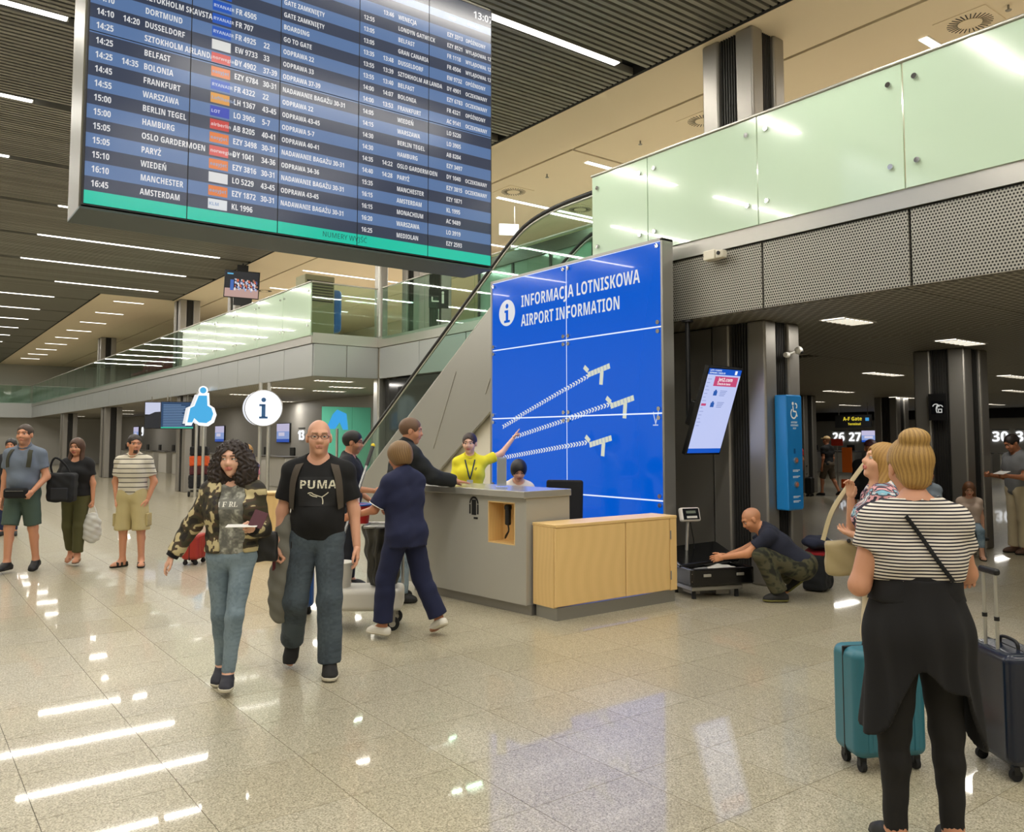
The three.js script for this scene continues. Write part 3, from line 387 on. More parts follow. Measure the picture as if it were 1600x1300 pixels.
function hairGeo(o, cell) {
  const h = o.hair, t = h.type, cr = (e) => ell(0, 0.034, -0.014, 0.077 + e, 0.088 + e, 0.098 + e), face = ell(0, -0.045, 0.1, 0.066, 0.115, 0.075); let f, bb = [-0.13, -0.2, -0.17, 0.13, 0.2, 0.13];
  const earcut = uni([sph(V(0.085, -0.012, 0.005), 0.034), sph(V(-0.085, -0.012, 0.005), 0.034)], 0.01);
  if (t === 'short') { f = minus(cr(h.e ?? 0.01), face); f = keep(f, V(0, -0.055, 0), V(0, -1, 0)); f = minus(f, earcut); f = keep(f, V(0, 0.01, 0.055), V(0, -0.6, 0.8)); }
  else if (t === 'bob') { f = minus(uni([cr(0.022), ell(0, -0.02, -0.035, 0.088, 0.085, 0.088)], 0.03), ell(0, -0.05, 0.105, 0.06, 0.105, 0.08)); f = keep(f, V(0, h.low ?? -0.09, 0), V(0, -1, 0)); }
  else if (t === 'long') { bb = [-0.16, -0.42, -0.2, 0.16, 0.2, 0.13]; f = minus(uni([cr(0.014), cap(V(0.066, 0, -0.02), V(0.085, h.low ?? -0.26, h.fwd ?? 0.0), 0.03, 0.034), cap(V(-0.066, 0, -0.02), V(-0.085, h.low ?? -0.26, h.fwd ?? 0.0), 0.03, 0.034), cap(V(0, 0, -0.06), V(0, h.low ?? -0.26, -0.09), 0.06, 0.06)], 0.05), ell(0, -0.05, 0.105, 0.062, 0.118, 0.085)); }
  else if (t === 'curly') { bb = [-0.24, -0.34, -0.24, 0.24, 0.24, 0.16]; f = minus(uni([ell(0, 0.03, -0.02, 0.115, 0.105, 0.11), ell(0.085, -0.09, -0.02, 0.085, 0.135, 0.095), ell(-0.085, -0.09, -0.02, 0.085, 0.135, 0.095), ell(0, -0.1, -0.08, 0.13, 0.13, 0.09)], 0.05), uni([ell(0, -0.03, 0.1, 0.06, 0.098, 0.1), cap(V(0, -0.1, 0.1), V(0, -0.35, 0.1), 0.055, 0.07)], 0.03)); }
  else if (t === 'bun') { bb = [-0.13, -0.14, -0.16, 0.13, 0.25, 0.13]; f = minus(uni([cr(0.011), ell(0, -0.045, -0.055, 0.06, 0.05, 0.05)], 0.03), face); f = minus(f, earcut); f = keep(f, V(0, -0.1, 0), V(0, -1, 0)); f = uni([f, ell(0, 0.118, -0.06, 0.062, 0.046, 0.056)], 0.012); }
  else if (t === 'pony') { bb = [-0.13, -0.3, -0.2, 0.13, 0.2, 0.13]; f = minus(cr(0.009), face); f = minus(f, earcut); f = uni([f, cap(V(0, 0.02, -0.11), V(0.02, -0.22, -0.115), 0.026, 0.018)], 0.03); }
  else { bb = [-0.13, -0.06, -0.14, 0.13, 0.2, 0.14]; f = keep(cr(0.016), V(0, 0.045, 0), V(0, -1, 0)); f = uni([f, ell(0, 0.06, 0.11, 0.06, 0.012, 0.06)], 0.015); }      // cap
  const a = h.amp ?? (t === 'curly' ? 0.012 : 0.0035), q = t === 'curly' ? 1 : 0.6;
  const strand = (x, y, z) => t === 'curly' ? Math.sin(x * 120 + Math.sin(y * 60) * 2) * Math.sin(y * 105 + Math.sin(z * 70) * 2) * Math.sin(z * 115 + x * 40) : Math.sin(Math.atan2(x, z + 0.02) * 46 + Math.sin(y * 50 + x * 30) * 1.6) * 0.45;
  const g = surf((x, y, z) => f(x, y, z) + a * q * strand(x, y, z), bb, cell), c0 = lin(h.color), c1 = lin(h.color2 ?? h.color);
  return paint(g, (x, y, z) => mixc(c0, c1, 0.5 + 0.3 * Math.sin(Math.atan2(x, z + 0.02) * 31 + Math.sin(y * 40) * 1.7) + 0.2 * Math.sin(Math.atan2(x, z + 0.02) * 73 + y * 90)));
}
function handGeo(w, Yd, Td, side, type, skin, cell, sc) {
  const y = Yd.clone().normalize(), n = side > 0 ? new THREE.Vector3().crossVectors(y, Td).normalize() : new THREE.Vector3().crossVectors(Td, y).normalize(), t = side > 0 ? new THREE.Vector3().crossVectors(n, y) : new THREE.Vector3().crossVectors(y, n);
  const L = (a, b, c) => V(a * sc, b * sc, c * sc), prim = [], curl = { relax: [0.3, 0.38, 0.45, 0.5], grip: [1.25, 1.3, 1.3, 1.3], point: [0.03, 1.45, 1.5, 1.5], flat: [0.08, 0.06, 0.08, 0.1], open: [0.35, 0.5, 0.6, 0.55] }[type];
  const fx = [0.029, 0.0095, -0.0095, -0.028], fl = [0.072, 0.08, 0.074, 0.058], r = [0.0092, 0.0096, 0.009, 0.008];
  prim.push(cap(L(0, -0.015, 0), L(0, 0.02, 0), 0.023 * sc, 0.024 * sc));
  for (let i = 0; i < 4; i++) { const k = 0.086 - Math.abs(i - 1.2) * 0.004; prim.push(cap(L(fx[i] * 0.7, 0.015, 0), L(fx[i], k, 0), 0.0145 * sc, 0.0118 * sc)); }
  const pf = uni(prim, 0.014 * sc), fing = [];
  for (let i = 0; i < 4; i++) { let p = L(fx[i], 0.086 - Math.abs(i - 1.2) * 0.004, 0), a = 0, seg = []; for (let s = 0; s < 3; s++) { a += curl[i] * (s ? 1 : 0.8); const l = fl[i] * [0.46, 0.3, 0.24][s] * sc, e = V(p.x + (s === 0 ? fx[i] * 0.06 * sc : 0), p.y + Math.cos(a) * l, p.z + Math.sin(a) * l); seg.push(cap(p, e, r[i] * (1 - s * 0.08) * sc, r[i] * (0.94 - s * 0.1) * sc)); p = e; } fing.push(uni(seg, 0.004)); }
  const th = type === 'grip' ? [L(0.026, 0.02, 0.006), L(0.044, 0.05, 0.026), L(0.03, 0.07, 0.048), L(0.012, 0.08, 0.055)] : type === 'point' ? [L(0.026, 0.02, 0.006), L(0.046, 0.05, 0.018), L(0.035, 0.075, 0.034), L(0.018, 0.088, 0.042)] : [L(0.026, 0.018, 0.006), L(0.05, 0.05, 0.018), L(0.06, 0.08, 0.026), L(0.062, 0.104, 0.03)];
  fing.push(uni([cap(th[0], th[1], 0.015 * sc, 0.0115 * sc), cap(th[1], th[2], 0.0112 * sc, 0.01 * sc), cap(th[2], th[3], 0.0098 * sc, 0.0078 * sc)], 0.006));
  const f = (x, yy, z) => { let d = 9; for (const q of fing) d = Math.min(d, q(x, yy, z)); return smin(d, pf(x, yy, z), 0.007); };
  const g = surf(f, [-0.065 * sc, -0.05 * sc, -0.03 * sc, 0.09 * sc, 0.2 * sc, 0.12 * sc], cell);
  const m = new THREE.Matrix4().makeBasis(t, y, n); if (m.determinant() < 0) { const id = g.index.array; for (let i = 0; i < id.length; i += 3) { const q = id[i]; id[i] = id[i + 1]; id[i + 1] = q; } }
  m.setPosition(w); g.applyMatrix4(m); g.computeVertexNormals(); return paint(g, () => lin(skin));
}
const nv = (a) => V(...a).normalize(), lerp = (a, b, t) => a.clone().lerp(b, t);
function person(o) {
  const near = o.near ?? 1, cB = [0.021, 0.0145, 0.012][near], cG = [0.019, 0.013, 0.0105][near], cH = [0.0075, 0.0045, 0.0034][near], cF = [0.009, 0.0055, 0.0042][near];
  const g = o.g ?? 1, fem = o.fem ? 1 : 0, lean = (o.lean ?? 0) * Math.PI / 180, sd = (o.side ?? 0) * Math.PI / 180, tw = (o.twist ?? 0) * Math.PI / 180;
  const U = V(Math.sin(sd), Math.cos(lean) * Math.cos(sd), Math.sin(lean)).normalize();
  const X0 = V(1, 0, 0).addScaledVector(U, -U.x).normalize(), Z0 = new THREE.Vector3().crossVectors(X0, U);
  const Xt = X0.clone().multiplyScalar(Math.cos(tw)).addScaledVector(Z0, -Math.sin(tw)), Zt = new THREE.Vector3().crossVectors(Xt, U);
  // legs first: find the pelvis height
  const hip = (s) => V(s * 0.085, -0.03, 0), LG = {};
  for (const [k, s] of [['L', 1], ['R', -1]]) { const l = o.legs?.[k] ?? {}; const t = nv(l.t ?? [s * 0.04, -1, 0.01]), h = nv(l.s ?? [s * 0.01, -1, -0.02]); const kn = hip(s).addScaledVector(t, 0.43), an = kn.clone().addScaledVector(h, 0.42); LG[k] = { kn, an, hp: hip(s), yaw: (l.yaw ?? s * 10) * Math.PI / 180, pitch: (l.pitch ?? 0) * Math.PI / 180, s }; }
  const heel = o.heel ?? 0, low = (q) => q.an.y - 0.085 * Math.cos(q.pitch) - Math.max(0, Math.sin(q.pitch)) * 0.17 - Math.max(0, -Math.sin(q.pitch)) * 0.05;
  const py = -Math.min(low(LG.L), low(LG.R)) + heel + (o.lift ?? 0), P = V(0, py, 0);
  for (const q of [LG.L, LG.R]) { q.kn.y += py; q.an.y += py; q.hp.y += py; }
  const T = (a, b, c) => P.clone().addScaledVector(X0, a).addScaledVector(U, b).addScaledVector(Z0, c), TT = (a, b, c) => P.clone().addScaledVector(Xt, a).addScaledVector(U, b).addScaledVector(Zt, c);
  const shw = (o.shw ?? (fem ? 0.152 : 0.178)) * (0.6 + 0.4 * g), AM = {};
  for (const [k, s] of [['L', 1], ['R', -1]]) { const a = o.arms?.[k] ?? {}; const sh = TT(s * shw, 0.432 + (a.raise ?? 0), -0.01), u = nv(a.u ?? [s * 0.16, -1, -0.05]), f = nv(a.f ?? [s * 0.04, -1, 0.16]); const fx = (q) => q; const el = sh.clone().addScaledVector(fx(u), 0.285), wrp = el.clone().addScaledVector(fx(f), 0.25); AM[k] = { sh, el, wr: wrp, f, s, thumb: nv(a.thumb ?? [0, 0, 1]), hand: a.hand ?? 'relax', dir: a.dir ? nv(a.dir) : f }; }
  const wst = fem ? 0.84 : 0.97, bl = o.belly ?? 0;
  const pelvis = (e) => [1, -1].flatMap((s) => [cap(T(s * 0.066, -0.03, -0.005), T(s * 0.07, 0.09, 0), 0.1 * g + e + fem * 0.006, 0.092 * g * wst + e), sph(T(s * 0.066, -0.035, -0.055), 0.088 * g + e)]);
  const trunk = (e) => [1, -1].flatMap((s) => [cap(T(s * 0.055, 0.08, 0.002), TT(s * 0.068, 0.29, 0.004), 0.094 * g * wst + e, 0.1 * g + e), cap(TT(s * 0.072, 0.28, 0.006), TT(s * 0.088, 0.4, -0.008), 0.1 * g + e, 0.078 * g + e), cap(TT(0, 0.45, -0.015), AM[s > 0 ? 'L' : 'R'].sh, 0.06 + e, 0.052 + e), cap(TT(0, 0.52, -0.025), TT(s * 0.1, 0.455, -0.025), 0.048 + e * 0.6, 0.05 + e), ...(fem ? [sph(TT(s * 0.07, 0.315, 0.078), 0.062 * (o.bust ?? 1) + e)] : [sph(TT(s * 0.075, 0.36, 0.045), 0.07 + e)])]).concat(bl ? [sph(T(0, 0.12, 0.05), 0.1 * g + bl + e)] : []);
  const torso = (e) => uni([...pelvis(e), ...trunk(e)], 0.06);
  const am = fem ? 0.88 : 1, ag = o.armg ?? 1;
  const arm = (k, e, t = 2, cuff = 0) => { const q = AM[k], l = [sph(q.sh, 0.056 * am * ag + e)]; let end, d;
    if (t <= 1) { end = lerp(q.sh, q.el, t); d = q.el.clone().sub(q.sh).normalize(); l.push(cap(q.sh, end.clone().addScaledVector(d, 0.04), 0.054 * am * ag + e, (0.054 - 0.012 * t) * am * ag + e + cuff)); }
    else { l.push(cap(q.sh, q.el, 0.054 * am * ag + e, 0.042 * am * ag + e)); end = lerp(q.el, q.wr, t - 1); d = q.f.clone(); l.push(cap(q.el, end.clone().addScaledVector(d, t < 2 ? 0.03 : 0), 0.043 * am * ag + e, (0.043 - 0.015 * (t - 1)) * am * ag + e + cuff)); }
    const f = uni(l, 0.03); return t < 2 ? keep(f, end, d) : f; };
  const lg = o.legg ?? 1;
  const leg = (k, e, t = 2, rk = 0, ra = 0) => { const q = LG[k], th = q.kn.clone().sub(q.hp), back = V(0, 0, -1), l = []; let end, d; const rT = 0.088 * lg * (0.5 + 0.5 * g) + e, rK = 0.057 * lg + e + rk, rA = 0.037 * lg + e + ra;
    if (t <= 1) { end = lerp(q.hp, q.kn, t); d = th.normalize(); l.push(cap(q.hp, end.clone().addScaledVector(d, 0.05), rT, rT + (rK - rT) * t)); }
    else { l.push(cap(q.hp, q.kn, rT, rK)); end = lerp(q.kn, q.an, t - 1); d = q.an.clone().sub(q.kn).normalize(); l.push(cap(q.kn, end.clone().addScaledVector(d, t < 2 ? 0.04 : 0), rK, rK + (rA - rK) * (t - 1)));
      const bk = V(-d.x * 0, 0, 0); const cz = new THREE.Vector3().crossVectors(V(1, 0, 0), d).normalize(); if (cz.z > 0) cz.negate(); const cp = lerp(q.kn, q.an, 0.3).addScaledVector(cz, 0.022); if (t > 1.5) l.push(sph(cp, 0.046 * lg + e + rk * 0.6)); }
    const f = uni(l, 0.03); return t < 2 ? keep(f, end, d) : f; };
  // feet
  const footF = (k) => { const q = LG[k], c = Math.cos(q.pitch), fw = V(Math.sin(q.yaw) * c, -Math.sin(q.pitch), Math.cos(q.yaw) * c), up = V(Math.sin(q.yaw) * Math.sin(q.pitch), c, Math.cos(q.yaw) * Math.sin(q.pitch)), at = (a, b, w = 0) => q.an.clone().addScaledVector(fw, a).addScaledVector(up, b).add(V(Math.cos(q.yaw) * w, 0, -Math.sin(q.yaw) * w)); return { q, fw, up, at }; };
  const foot = (k, e) => { const { at, up } = footF(k); return keep(uni([cap(at(-0.045, -0.045), at(0.1, -0.052), 0.036 + e, 0.034 + e), cap(at(0.1, -0.054, 0.014), at(0.15, -0.06, 0.012), 0.027 + e, 0.02 + e), cap(at(0.1, -0.056, -0.018), at(0.135, -0.06, -0.018), 0.025 + e, 0.02 + e), cap(at(-0.005, 0.02), at(0.05, -0.035), 0.038 + e, 0.035 + e)], 0.03), at(0, -0.082), up.clone().negate()); };
  // head frame
  const hy = (o.head?.yaw ?? 0) * Math.PI / 180, hp = (o.head?.pitch ?? 0) * Math.PI / 180, hr = (o.head?.roll ?? 0) * Math.PI / 180;
  const nt = TT(0, 0.575, 0.004), HM = new THREE.Matrix4().makeRotationFromEuler(new THREE.Euler(hp - lean * (o.headLean ?? 0.2) * -1, hy, hr, 'YXZ')), Hu = V(0, 1, 0).transformDirection(HM), Hf = V(0, 0, 1).transformDirection(HM);
  HM.scale(V(1.06, 1.06, 1.06)); HM.setPosition(nt.clone().addScaledVector(Hu, 0.095).addScaledVector(Hf, 0.018));
  const s = o.h / 1.75, grp = thing('person', o.label, 'person', [o.pos[0], o.y ?? 0, o.pos[1]], o.turn * Math.PI / 180); if (o.group) grp.userData.group = o.group; grp.scale.setScalar(s);
  // skin body
  const all = [T(0.2, -0.05, 0.2), T(-0.2, -0.05, -0.2), nt, ...['L', 'R'].flatMap((k) => [AM[k].sh, AM[k].el, AM[k].wr, LG[k].kn, LG[k].an, footF(k).at(0.18, -0.08), footF(k).at(-0.09, -0.09)])];
  const bx = new THREE.Box3().setFromPoints(all).expandByScalar(0.16), bb = [bx.min.x, bx.min.y, bx.min.z, bx.max.x, bx.max.y, bx.max.z];
  const legsB = (x, y, z) => Math.min(Lf(x, y, z), Rf(x, y, z)), Lf = leg('L', 0), Rf = leg('R', 0), tr = torso(0), aL = arm('L', 0), aR = arm('R', 0), bare = !!o.barefoot, fL = foot('L', 0), fR = foot('R', 0), nk = cap(TT(0, 0.47, -0.02), nt.clone().addScaledVector(Hu, 0.03), fem ? 0.052 : 0.064, fem ? 0.046 : 0.056);
  const bodyF = (x, y, z) => { let d = smin(tr(x, y, z), nk(x, y, z), 0.03); d = smin(d, legsB(x, y, z), 0.04); d = smin(d, Math.min(aL(x, y, z), aR(x, y, z)), 0.022); d = smin(d, Math.min(fL(x, y, z), fR(x, y, z)), 0.025); return d; };
  const sk = lin(o.skin), parts = [paint(surf(bodyF, bb, cB), () => sk)];
  const hd = headGeo(o, cH); hd.applyMatrix4(HM); parts.push(hd);
  for (const k of ['L', 'R']) { const q = AM[k]; parts.push(handGeo(q.wr.clone().addScaledVector(q.f, 0.005), q.dir, q.thumb, q.s, q.hand, o.skin, cF, fem ? 0.9 : 1)); }
  const bg = mergeGeometries(parts);
  mk('body', bg, skinM, grp);
  if (o.hair) { const hg = hairGeo(o, cH * 1.25); hg.applyMatrix4(HM); mk(o.hair.type === 'cap' ? 'cap' : 'hair', hg, hairM, grp); }
  if (o.glasses) { const gg = [0.031, -0.031].map((x) => { const t = new THREE.TorusGeometry(0.021, 0.0017, 6, 20); t.scale(1.15, 0.75, 1); t.translate(x, 0.006, 0.1); return t; }); gg.push(BAR([-0.009, 0.009, 0.101], [0.009, 0.009, 0.101], 0.0016, 6), BAR([0.054, 0.01, 0.098], [0.079, 0.008, -0.01], 0.0018, 6), BAR([-0.054, 0.01, 0.098], [-0.079, 0.008, -0.01], 0.0018, 6)); const m = merge(gg); m.applyMatrix4(HM); mk('glasses', m, black, grp); }
  const api = { g: grp, s, T, TT, U, X0, Z0, Xt, Zt, AM, LG, P, HM, nt, bb, cG, footF, foot, at: (v) => v.clone().multiplyScalar(s).applyAxisAngle(V(0, 1, 0), o.turn * Math.PI / 180).add(V(o.pos[0], o.y ?? 0, o.pos[1])) };
  const add = (name, f, m, parent = grp) => mk(name, surf(f, bb, cG), m, parent);
  api.add = add;
  api.top = (name, m, q = {}) => { const e = q.off ?? 0.012, hem = q.hem ?? -0.06, sl = q.sleeve ?? 0.55; let f = torso(e);
    if (q.flare) f = uni([f, cap(T(0.04, hem - 0.05, 0), T(0.03, 0.12, 0), 0.11 * g + e + q.flare, 0.08 * g + e), cap(T(-0.04, hem - 0.05, 0), T(-0.03, 0.12, 0), 0.11 * g + e + q.flare, 0.08 * g + e)], 0.05);
    f = keep(f, T(0, hem, 0), U.clone().negate()); const c = q.cuff ?? 0.004, A = arm('L', e, sl, c), Bq = arm('R', e, sl, c), f0 = f; f = sl > 0 ? (x, y, z) => smin(f0(x, y, z), Math.min(A(x, y, z), Bq(x, y, z)), 0.03) : f0;
    f = minus(f, uni([sph(TT(0, 0.555, 0.02), q.neck ?? 0.078), cap(TT(0, 0.54, 0.06), TT(0, 0.54 - (q.vneck ?? 0.02), 0.13), 0.045)], 0.03));
    if (q.open) { const w = q.open; const f1 = f; f = (x, y, z) => { const dx = (x - P.x) * Xt.x + (y - P.y) * Xt.y + (z - P.z) * Xt.z - (q.openX ?? 0), dz = (x - P.x) * Zt.x + (y - P.y) * Zt.y + (z - P.z) * Zt.z; return Math.max(f1(x, y, z), Math.min(w - Math.abs(dx), dz - 0.0)); }; }
    f = wr(f, q.wr ?? 0.004, 1, o.h * 37); api.topF = f; return add(name, f, m); };
  api.bottom = (name, m, q = {}) => { const e = q.off ?? 0.01, t = q.len ?? 1.97, A = leg('L', e, t, q.rk ?? 0, q.ra ?? 0), Bq = leg('R', e, t, q.rk ?? 0, q.ra ?? 0), pl = uni(pelvis(e), 0.05), f0 = (x, y, z) => smin(keepW(x, y, z), Math.min(A(x, y, z), Bq(x, y, z)), 0.03), keepW = keep(pl, T(0, q.waist ?? 0.08, 0), U); let f = wr(f0, q.wr ?? 0.004, 0.8, o.h * 11); return add(name, f, m); };
  api.shoes = (m, sole, q = {}) => { for (const k of ['L', 'R']) { const { at, up, q: L } = footF(k); let f = foot(k, q.e ?? 0.008); const hi = q.high ?? 0.0; f = keep(f, at(0, hi, 0), up); if (q.open) f = minus(f, sph(at(0.05, 0.01), 0.045)); if (q.bands) { const f1 = f; f = (x, y, z) => { const a = (x - L.an.x) * Math.sin(L.yaw) + (z - L.an.z) * Math.cos(L.yaw); return Math.max(f1(x, y, z), Math.min(Math.abs(a - 0.085) - 0.016, Math.abs(a - 0.025) - 0.016, Math.abs(a + 0.045) - 0.02)); } ; }
      const sb = new THREE.Box3().setFromPoints([at(-0.1, -0.1), at(0.2, 0.06), at(0.05, 0, 0.08), at(0.05, 0, -0.08)]).expandByScalar(0.05), b6 = [sb.min.x, sb.min.y, sb.min.z, sb.max.x, sb.max.y, sb.max.z];
      const sh = mk('shoe', surf(f, b6, [0.011, 0.0085, 0.007][near]), m, grp);
      const so = keep(foot(k, (q.e ?? 0.008) + 0.004), at(0, -0.082 + (q.sole ?? 0.02), 0), up); mk('sole', surf(so, b6, 0.0065), sole, sh);
      if (heel) mk('heel', [CY(0.022, 0.016, heel + 0.03, ...at(-0.045, -0.085 - heel / 2).toArray())], sole, sh);
      if (q.lace) for (let i = 0; i < 4; i++) mk('lace', BAR(at(0.035 + i * 0.02, -0.006 - i * 0.006, 0.024).toArray(), at(0.035 + i * 0.02, -0.006 - i * 0.006, -0.024).toArray(), 0.004, 6), q.lace, sh); } };
  api.hit = (a, b, dir = 1, off = 0.004, f = api.topF) => { const d = Zt.clone().multiplyScalar(dir), p = TT(a, b, 0).addScaledVector(d, 0.35); for (let i = 0; i < 90; i++) { const v = f(p.x, p.y, p.z); if (v < off) break; p.addScaledVector(d, -Math.max(v * 0.7, 0.002)); } const h = 0.004, n = V(f(p.x + h, p.y, p.z) - f(p.x - h, p.y, p.z), f(p.x, p.y + h, p.z) - f(p.x, p.y - h, p.z), f(p.x, p.y, p.z + h) - f(p.x, p.y, p.z - h)).normalize(); return { p, n }; };
  api.patch = (name, a, b, w, h, m, dir = 1) => { const nx = 14, ny = 10, pos = [], uv = [], idx = []; for (let j = 0; j <= ny; j++) for (let i = 0; i <= nx; i++) { const { p } = api.hit(a + (i / nx - 0.5) * w * dir, b + (j / ny - 0.5) * h, dir, 0.004); pos.push(p.x, p.y, p.z); uv.push(i / nx, j / ny); } for (let j = 0; j < ny; j++) for (let i = 0; i < nx; i++) { const q = j * (nx + 1) + i; idx.push(q, q + 1, q + nx + 2, q, q + nx + 2, q + nx + 1); } const ge = new THREE.BufferGeometry(); ge.setAttribute('position', new THREE.Float32BufferAttribute(pos, 3)); ge.setAttribute('uv', new THREE.Float32BufferAttribute(uv, 2)); ge.setIndex(idx); ge.computeVertexNormals(); return mk(name, ge, m, grp); };
  api.strap = (name, path, w, m, parent = grp) => mk(name, ribbon(path.map((q) => q.p ? q : api.hit(q[0], q[1], q[2], 0.011)), w, 0.006), m, parent);
  api.over = (s2, b = 0.5) => ({ p: TT(s2 * 0.1, b + 0.025, -0.01), n: U.clone() });
  return api;
}
function ribbon(pn, w, t) { const c = new THREE.CatmullRomCurve3(pn.map((q) => q.p)), N = pn.length * 5, pos = [], idx = []; for (let i = 0; i <= N; i++) { const u = i / N, p = c.getPoint(u), tg = c.getTangent(u), f = u * (pn.length - 1), k = Math.min(pn.length - 2, Math.floor(f)), n = pn[k].n.clone().lerp(pn[k + 1].n, f - k).normalize(), b = new THREE.Vector3().crossVectors(tg, n).normalize(); for (const [s, h] of [[-1, 0], [1, 0], [1, 1], [-1, 1]]) { const q = p.clone().addScaledVector(b, s * w / 2).addScaledVector(n, h * t); pos.push(q.x, q.y, q.z); } } for (let i = 0; i < N; i++) for (let k = 0; k < 4; k++) { const a = i * 4 + k, b = i * 4 + (k + 1) % 4; idx.push(a, b, b + 4, a, b + 4, a + 4); } const g = new THREE.BufferGeometry(); g.setAttribute('position', new THREE.Float32BufferAttribute(pos, 3)); g.setAttribute('uv', new THREE.Float32BufferAttribute(new Float32Array(pos.length / 3 * 2), 2)); g.setIndex(idx); g.computeVertexNormals(); return g; }
function wrapBag(w, h, d) { const f = (x, y, z) => { const q = [Math.abs(x) - w * 0.36, Math.abs(y - h / 2) - h * 0.36, Math.abs(z) - d * 0.3]; return Math.hypot(Math.max(q[0], 0), Math.max(q[1], 0), Math.max(q[2], 0)) + Math.min(Math.max(...q), 0) - Math.min(w * 0.14, d * 0.2, h * 0.14) + 0.006 * Math.sin(x * 38 + y * 21) * Math.sin(y * 33 + z * 10); }; return surf(f, [-w * 0.6, -0.03, -d * 0.7, w * 0.6, h + 0.03, d * 0.7], 0.011); }
// ---------- fabrics ----------
const lat = new Float32Array(64 * 64).map(() => rnd());
const vn = (x, y, per) => { const X = Math.floor(x), Y = Math.floor(y), fx = x - X, fy = y - Y, w = (i, j) => lat[(((j % per) + per) % per) * 64 + (((i % per) + per) % per)], s = (t) => t * t * (3 - 2 * t), a = s(fx), b = s(fy); return (w(X, Y) * (1 - a) + w(X + 1, Y) * a) * (1 - b) + (w(X, Y + 1) * (1 - a) + w(X + 1, Y + 1) * a) * b; };
const blobs = (cols, f1, f2, per) => { const t = dataTex(256, (x, y) => { const n = vn(x / 256 * f1, y / 256 * f1, f1) * 0.65 + vn(x / 256 * f2 + 7, y / 256 * f2 + 3, f2) * 0.35; const c = cols.find(([k]) => n < k) ?? cols[cols.length - 1]; return c[1]; }); t.repeat.set(1 / per, 1 / per); return t; };
const camoT = blobs([[0.42, [36, 31, 26]], [0.55, [62, 58, 40]], [0.645, [78, 62, 46]], [2, [196, 182, 138]]], 8, 20, 0.42);
const camoD = blobs([[0.42, [30, 30, 22]], [0.56, [52, 54, 34]], [2, [72, 68, 46]]], 9, 20, 0.45);
const flowT = blobs([[0.38, [40, 38, 52]], [0.5, [214, 158, 160]], [0.6, [70, 62, 74]], [0.68, [126, 178, 196]], [2, [226, 208, 202]]], 11, 24, 0.42);
const melT = blobs([[0.4, [104, 104, 98]], [0.55, [118, 118, 110]], [0.68, [136, 136, 126]], [2, [168, 168, 156]]], 10, 30, 0.4);
const denim = (c, c2) => { const t = blobs([[0.3, c], [0.45, c.map((v, i) => v + (c2[i] - v) * 0.35)], [0.6, c.map((v, i) => v + (c2[i] - v) * 0.7)], [2, c2]], 6, 40, 0.6); return M(0xffffff, 0.85, 0, { map: t, bumpMap: fabT, bumpScale: 0.0006 }); };
const stripes = (a, b, n, duty, pitch) => { const t = dataTex(64, (x, y) => (y % (64 / n)) < 64 / n * duty ? a : b); t.repeat.set(1, 1 / (pitch * n)); return M(0xffffff, 0.88, 0, { map: t }); };
const jeansL = denim([104, 121, 133], [126, 144, 155]), jeansD = denim([56, 65, 73], [74, 85, 93]), jeansM = denim([88, 102, 112], [124, 140, 148]);
const blackC = cloth(0x0e0e10), navyC = cloth(0x161c3c), whiteS = M(0xdad5c8, 0.6), soleW = M(0xcfc8b4, 0.7), soleB = M(0x17150f, 0.8), blackS = M(0x141414, 0.6), leatherB = M(0x5a4030, 0.6);
const lightSkin = 0xd8a487, midSkin = 0xc98e6c, tanSkin = 0xb87a58;
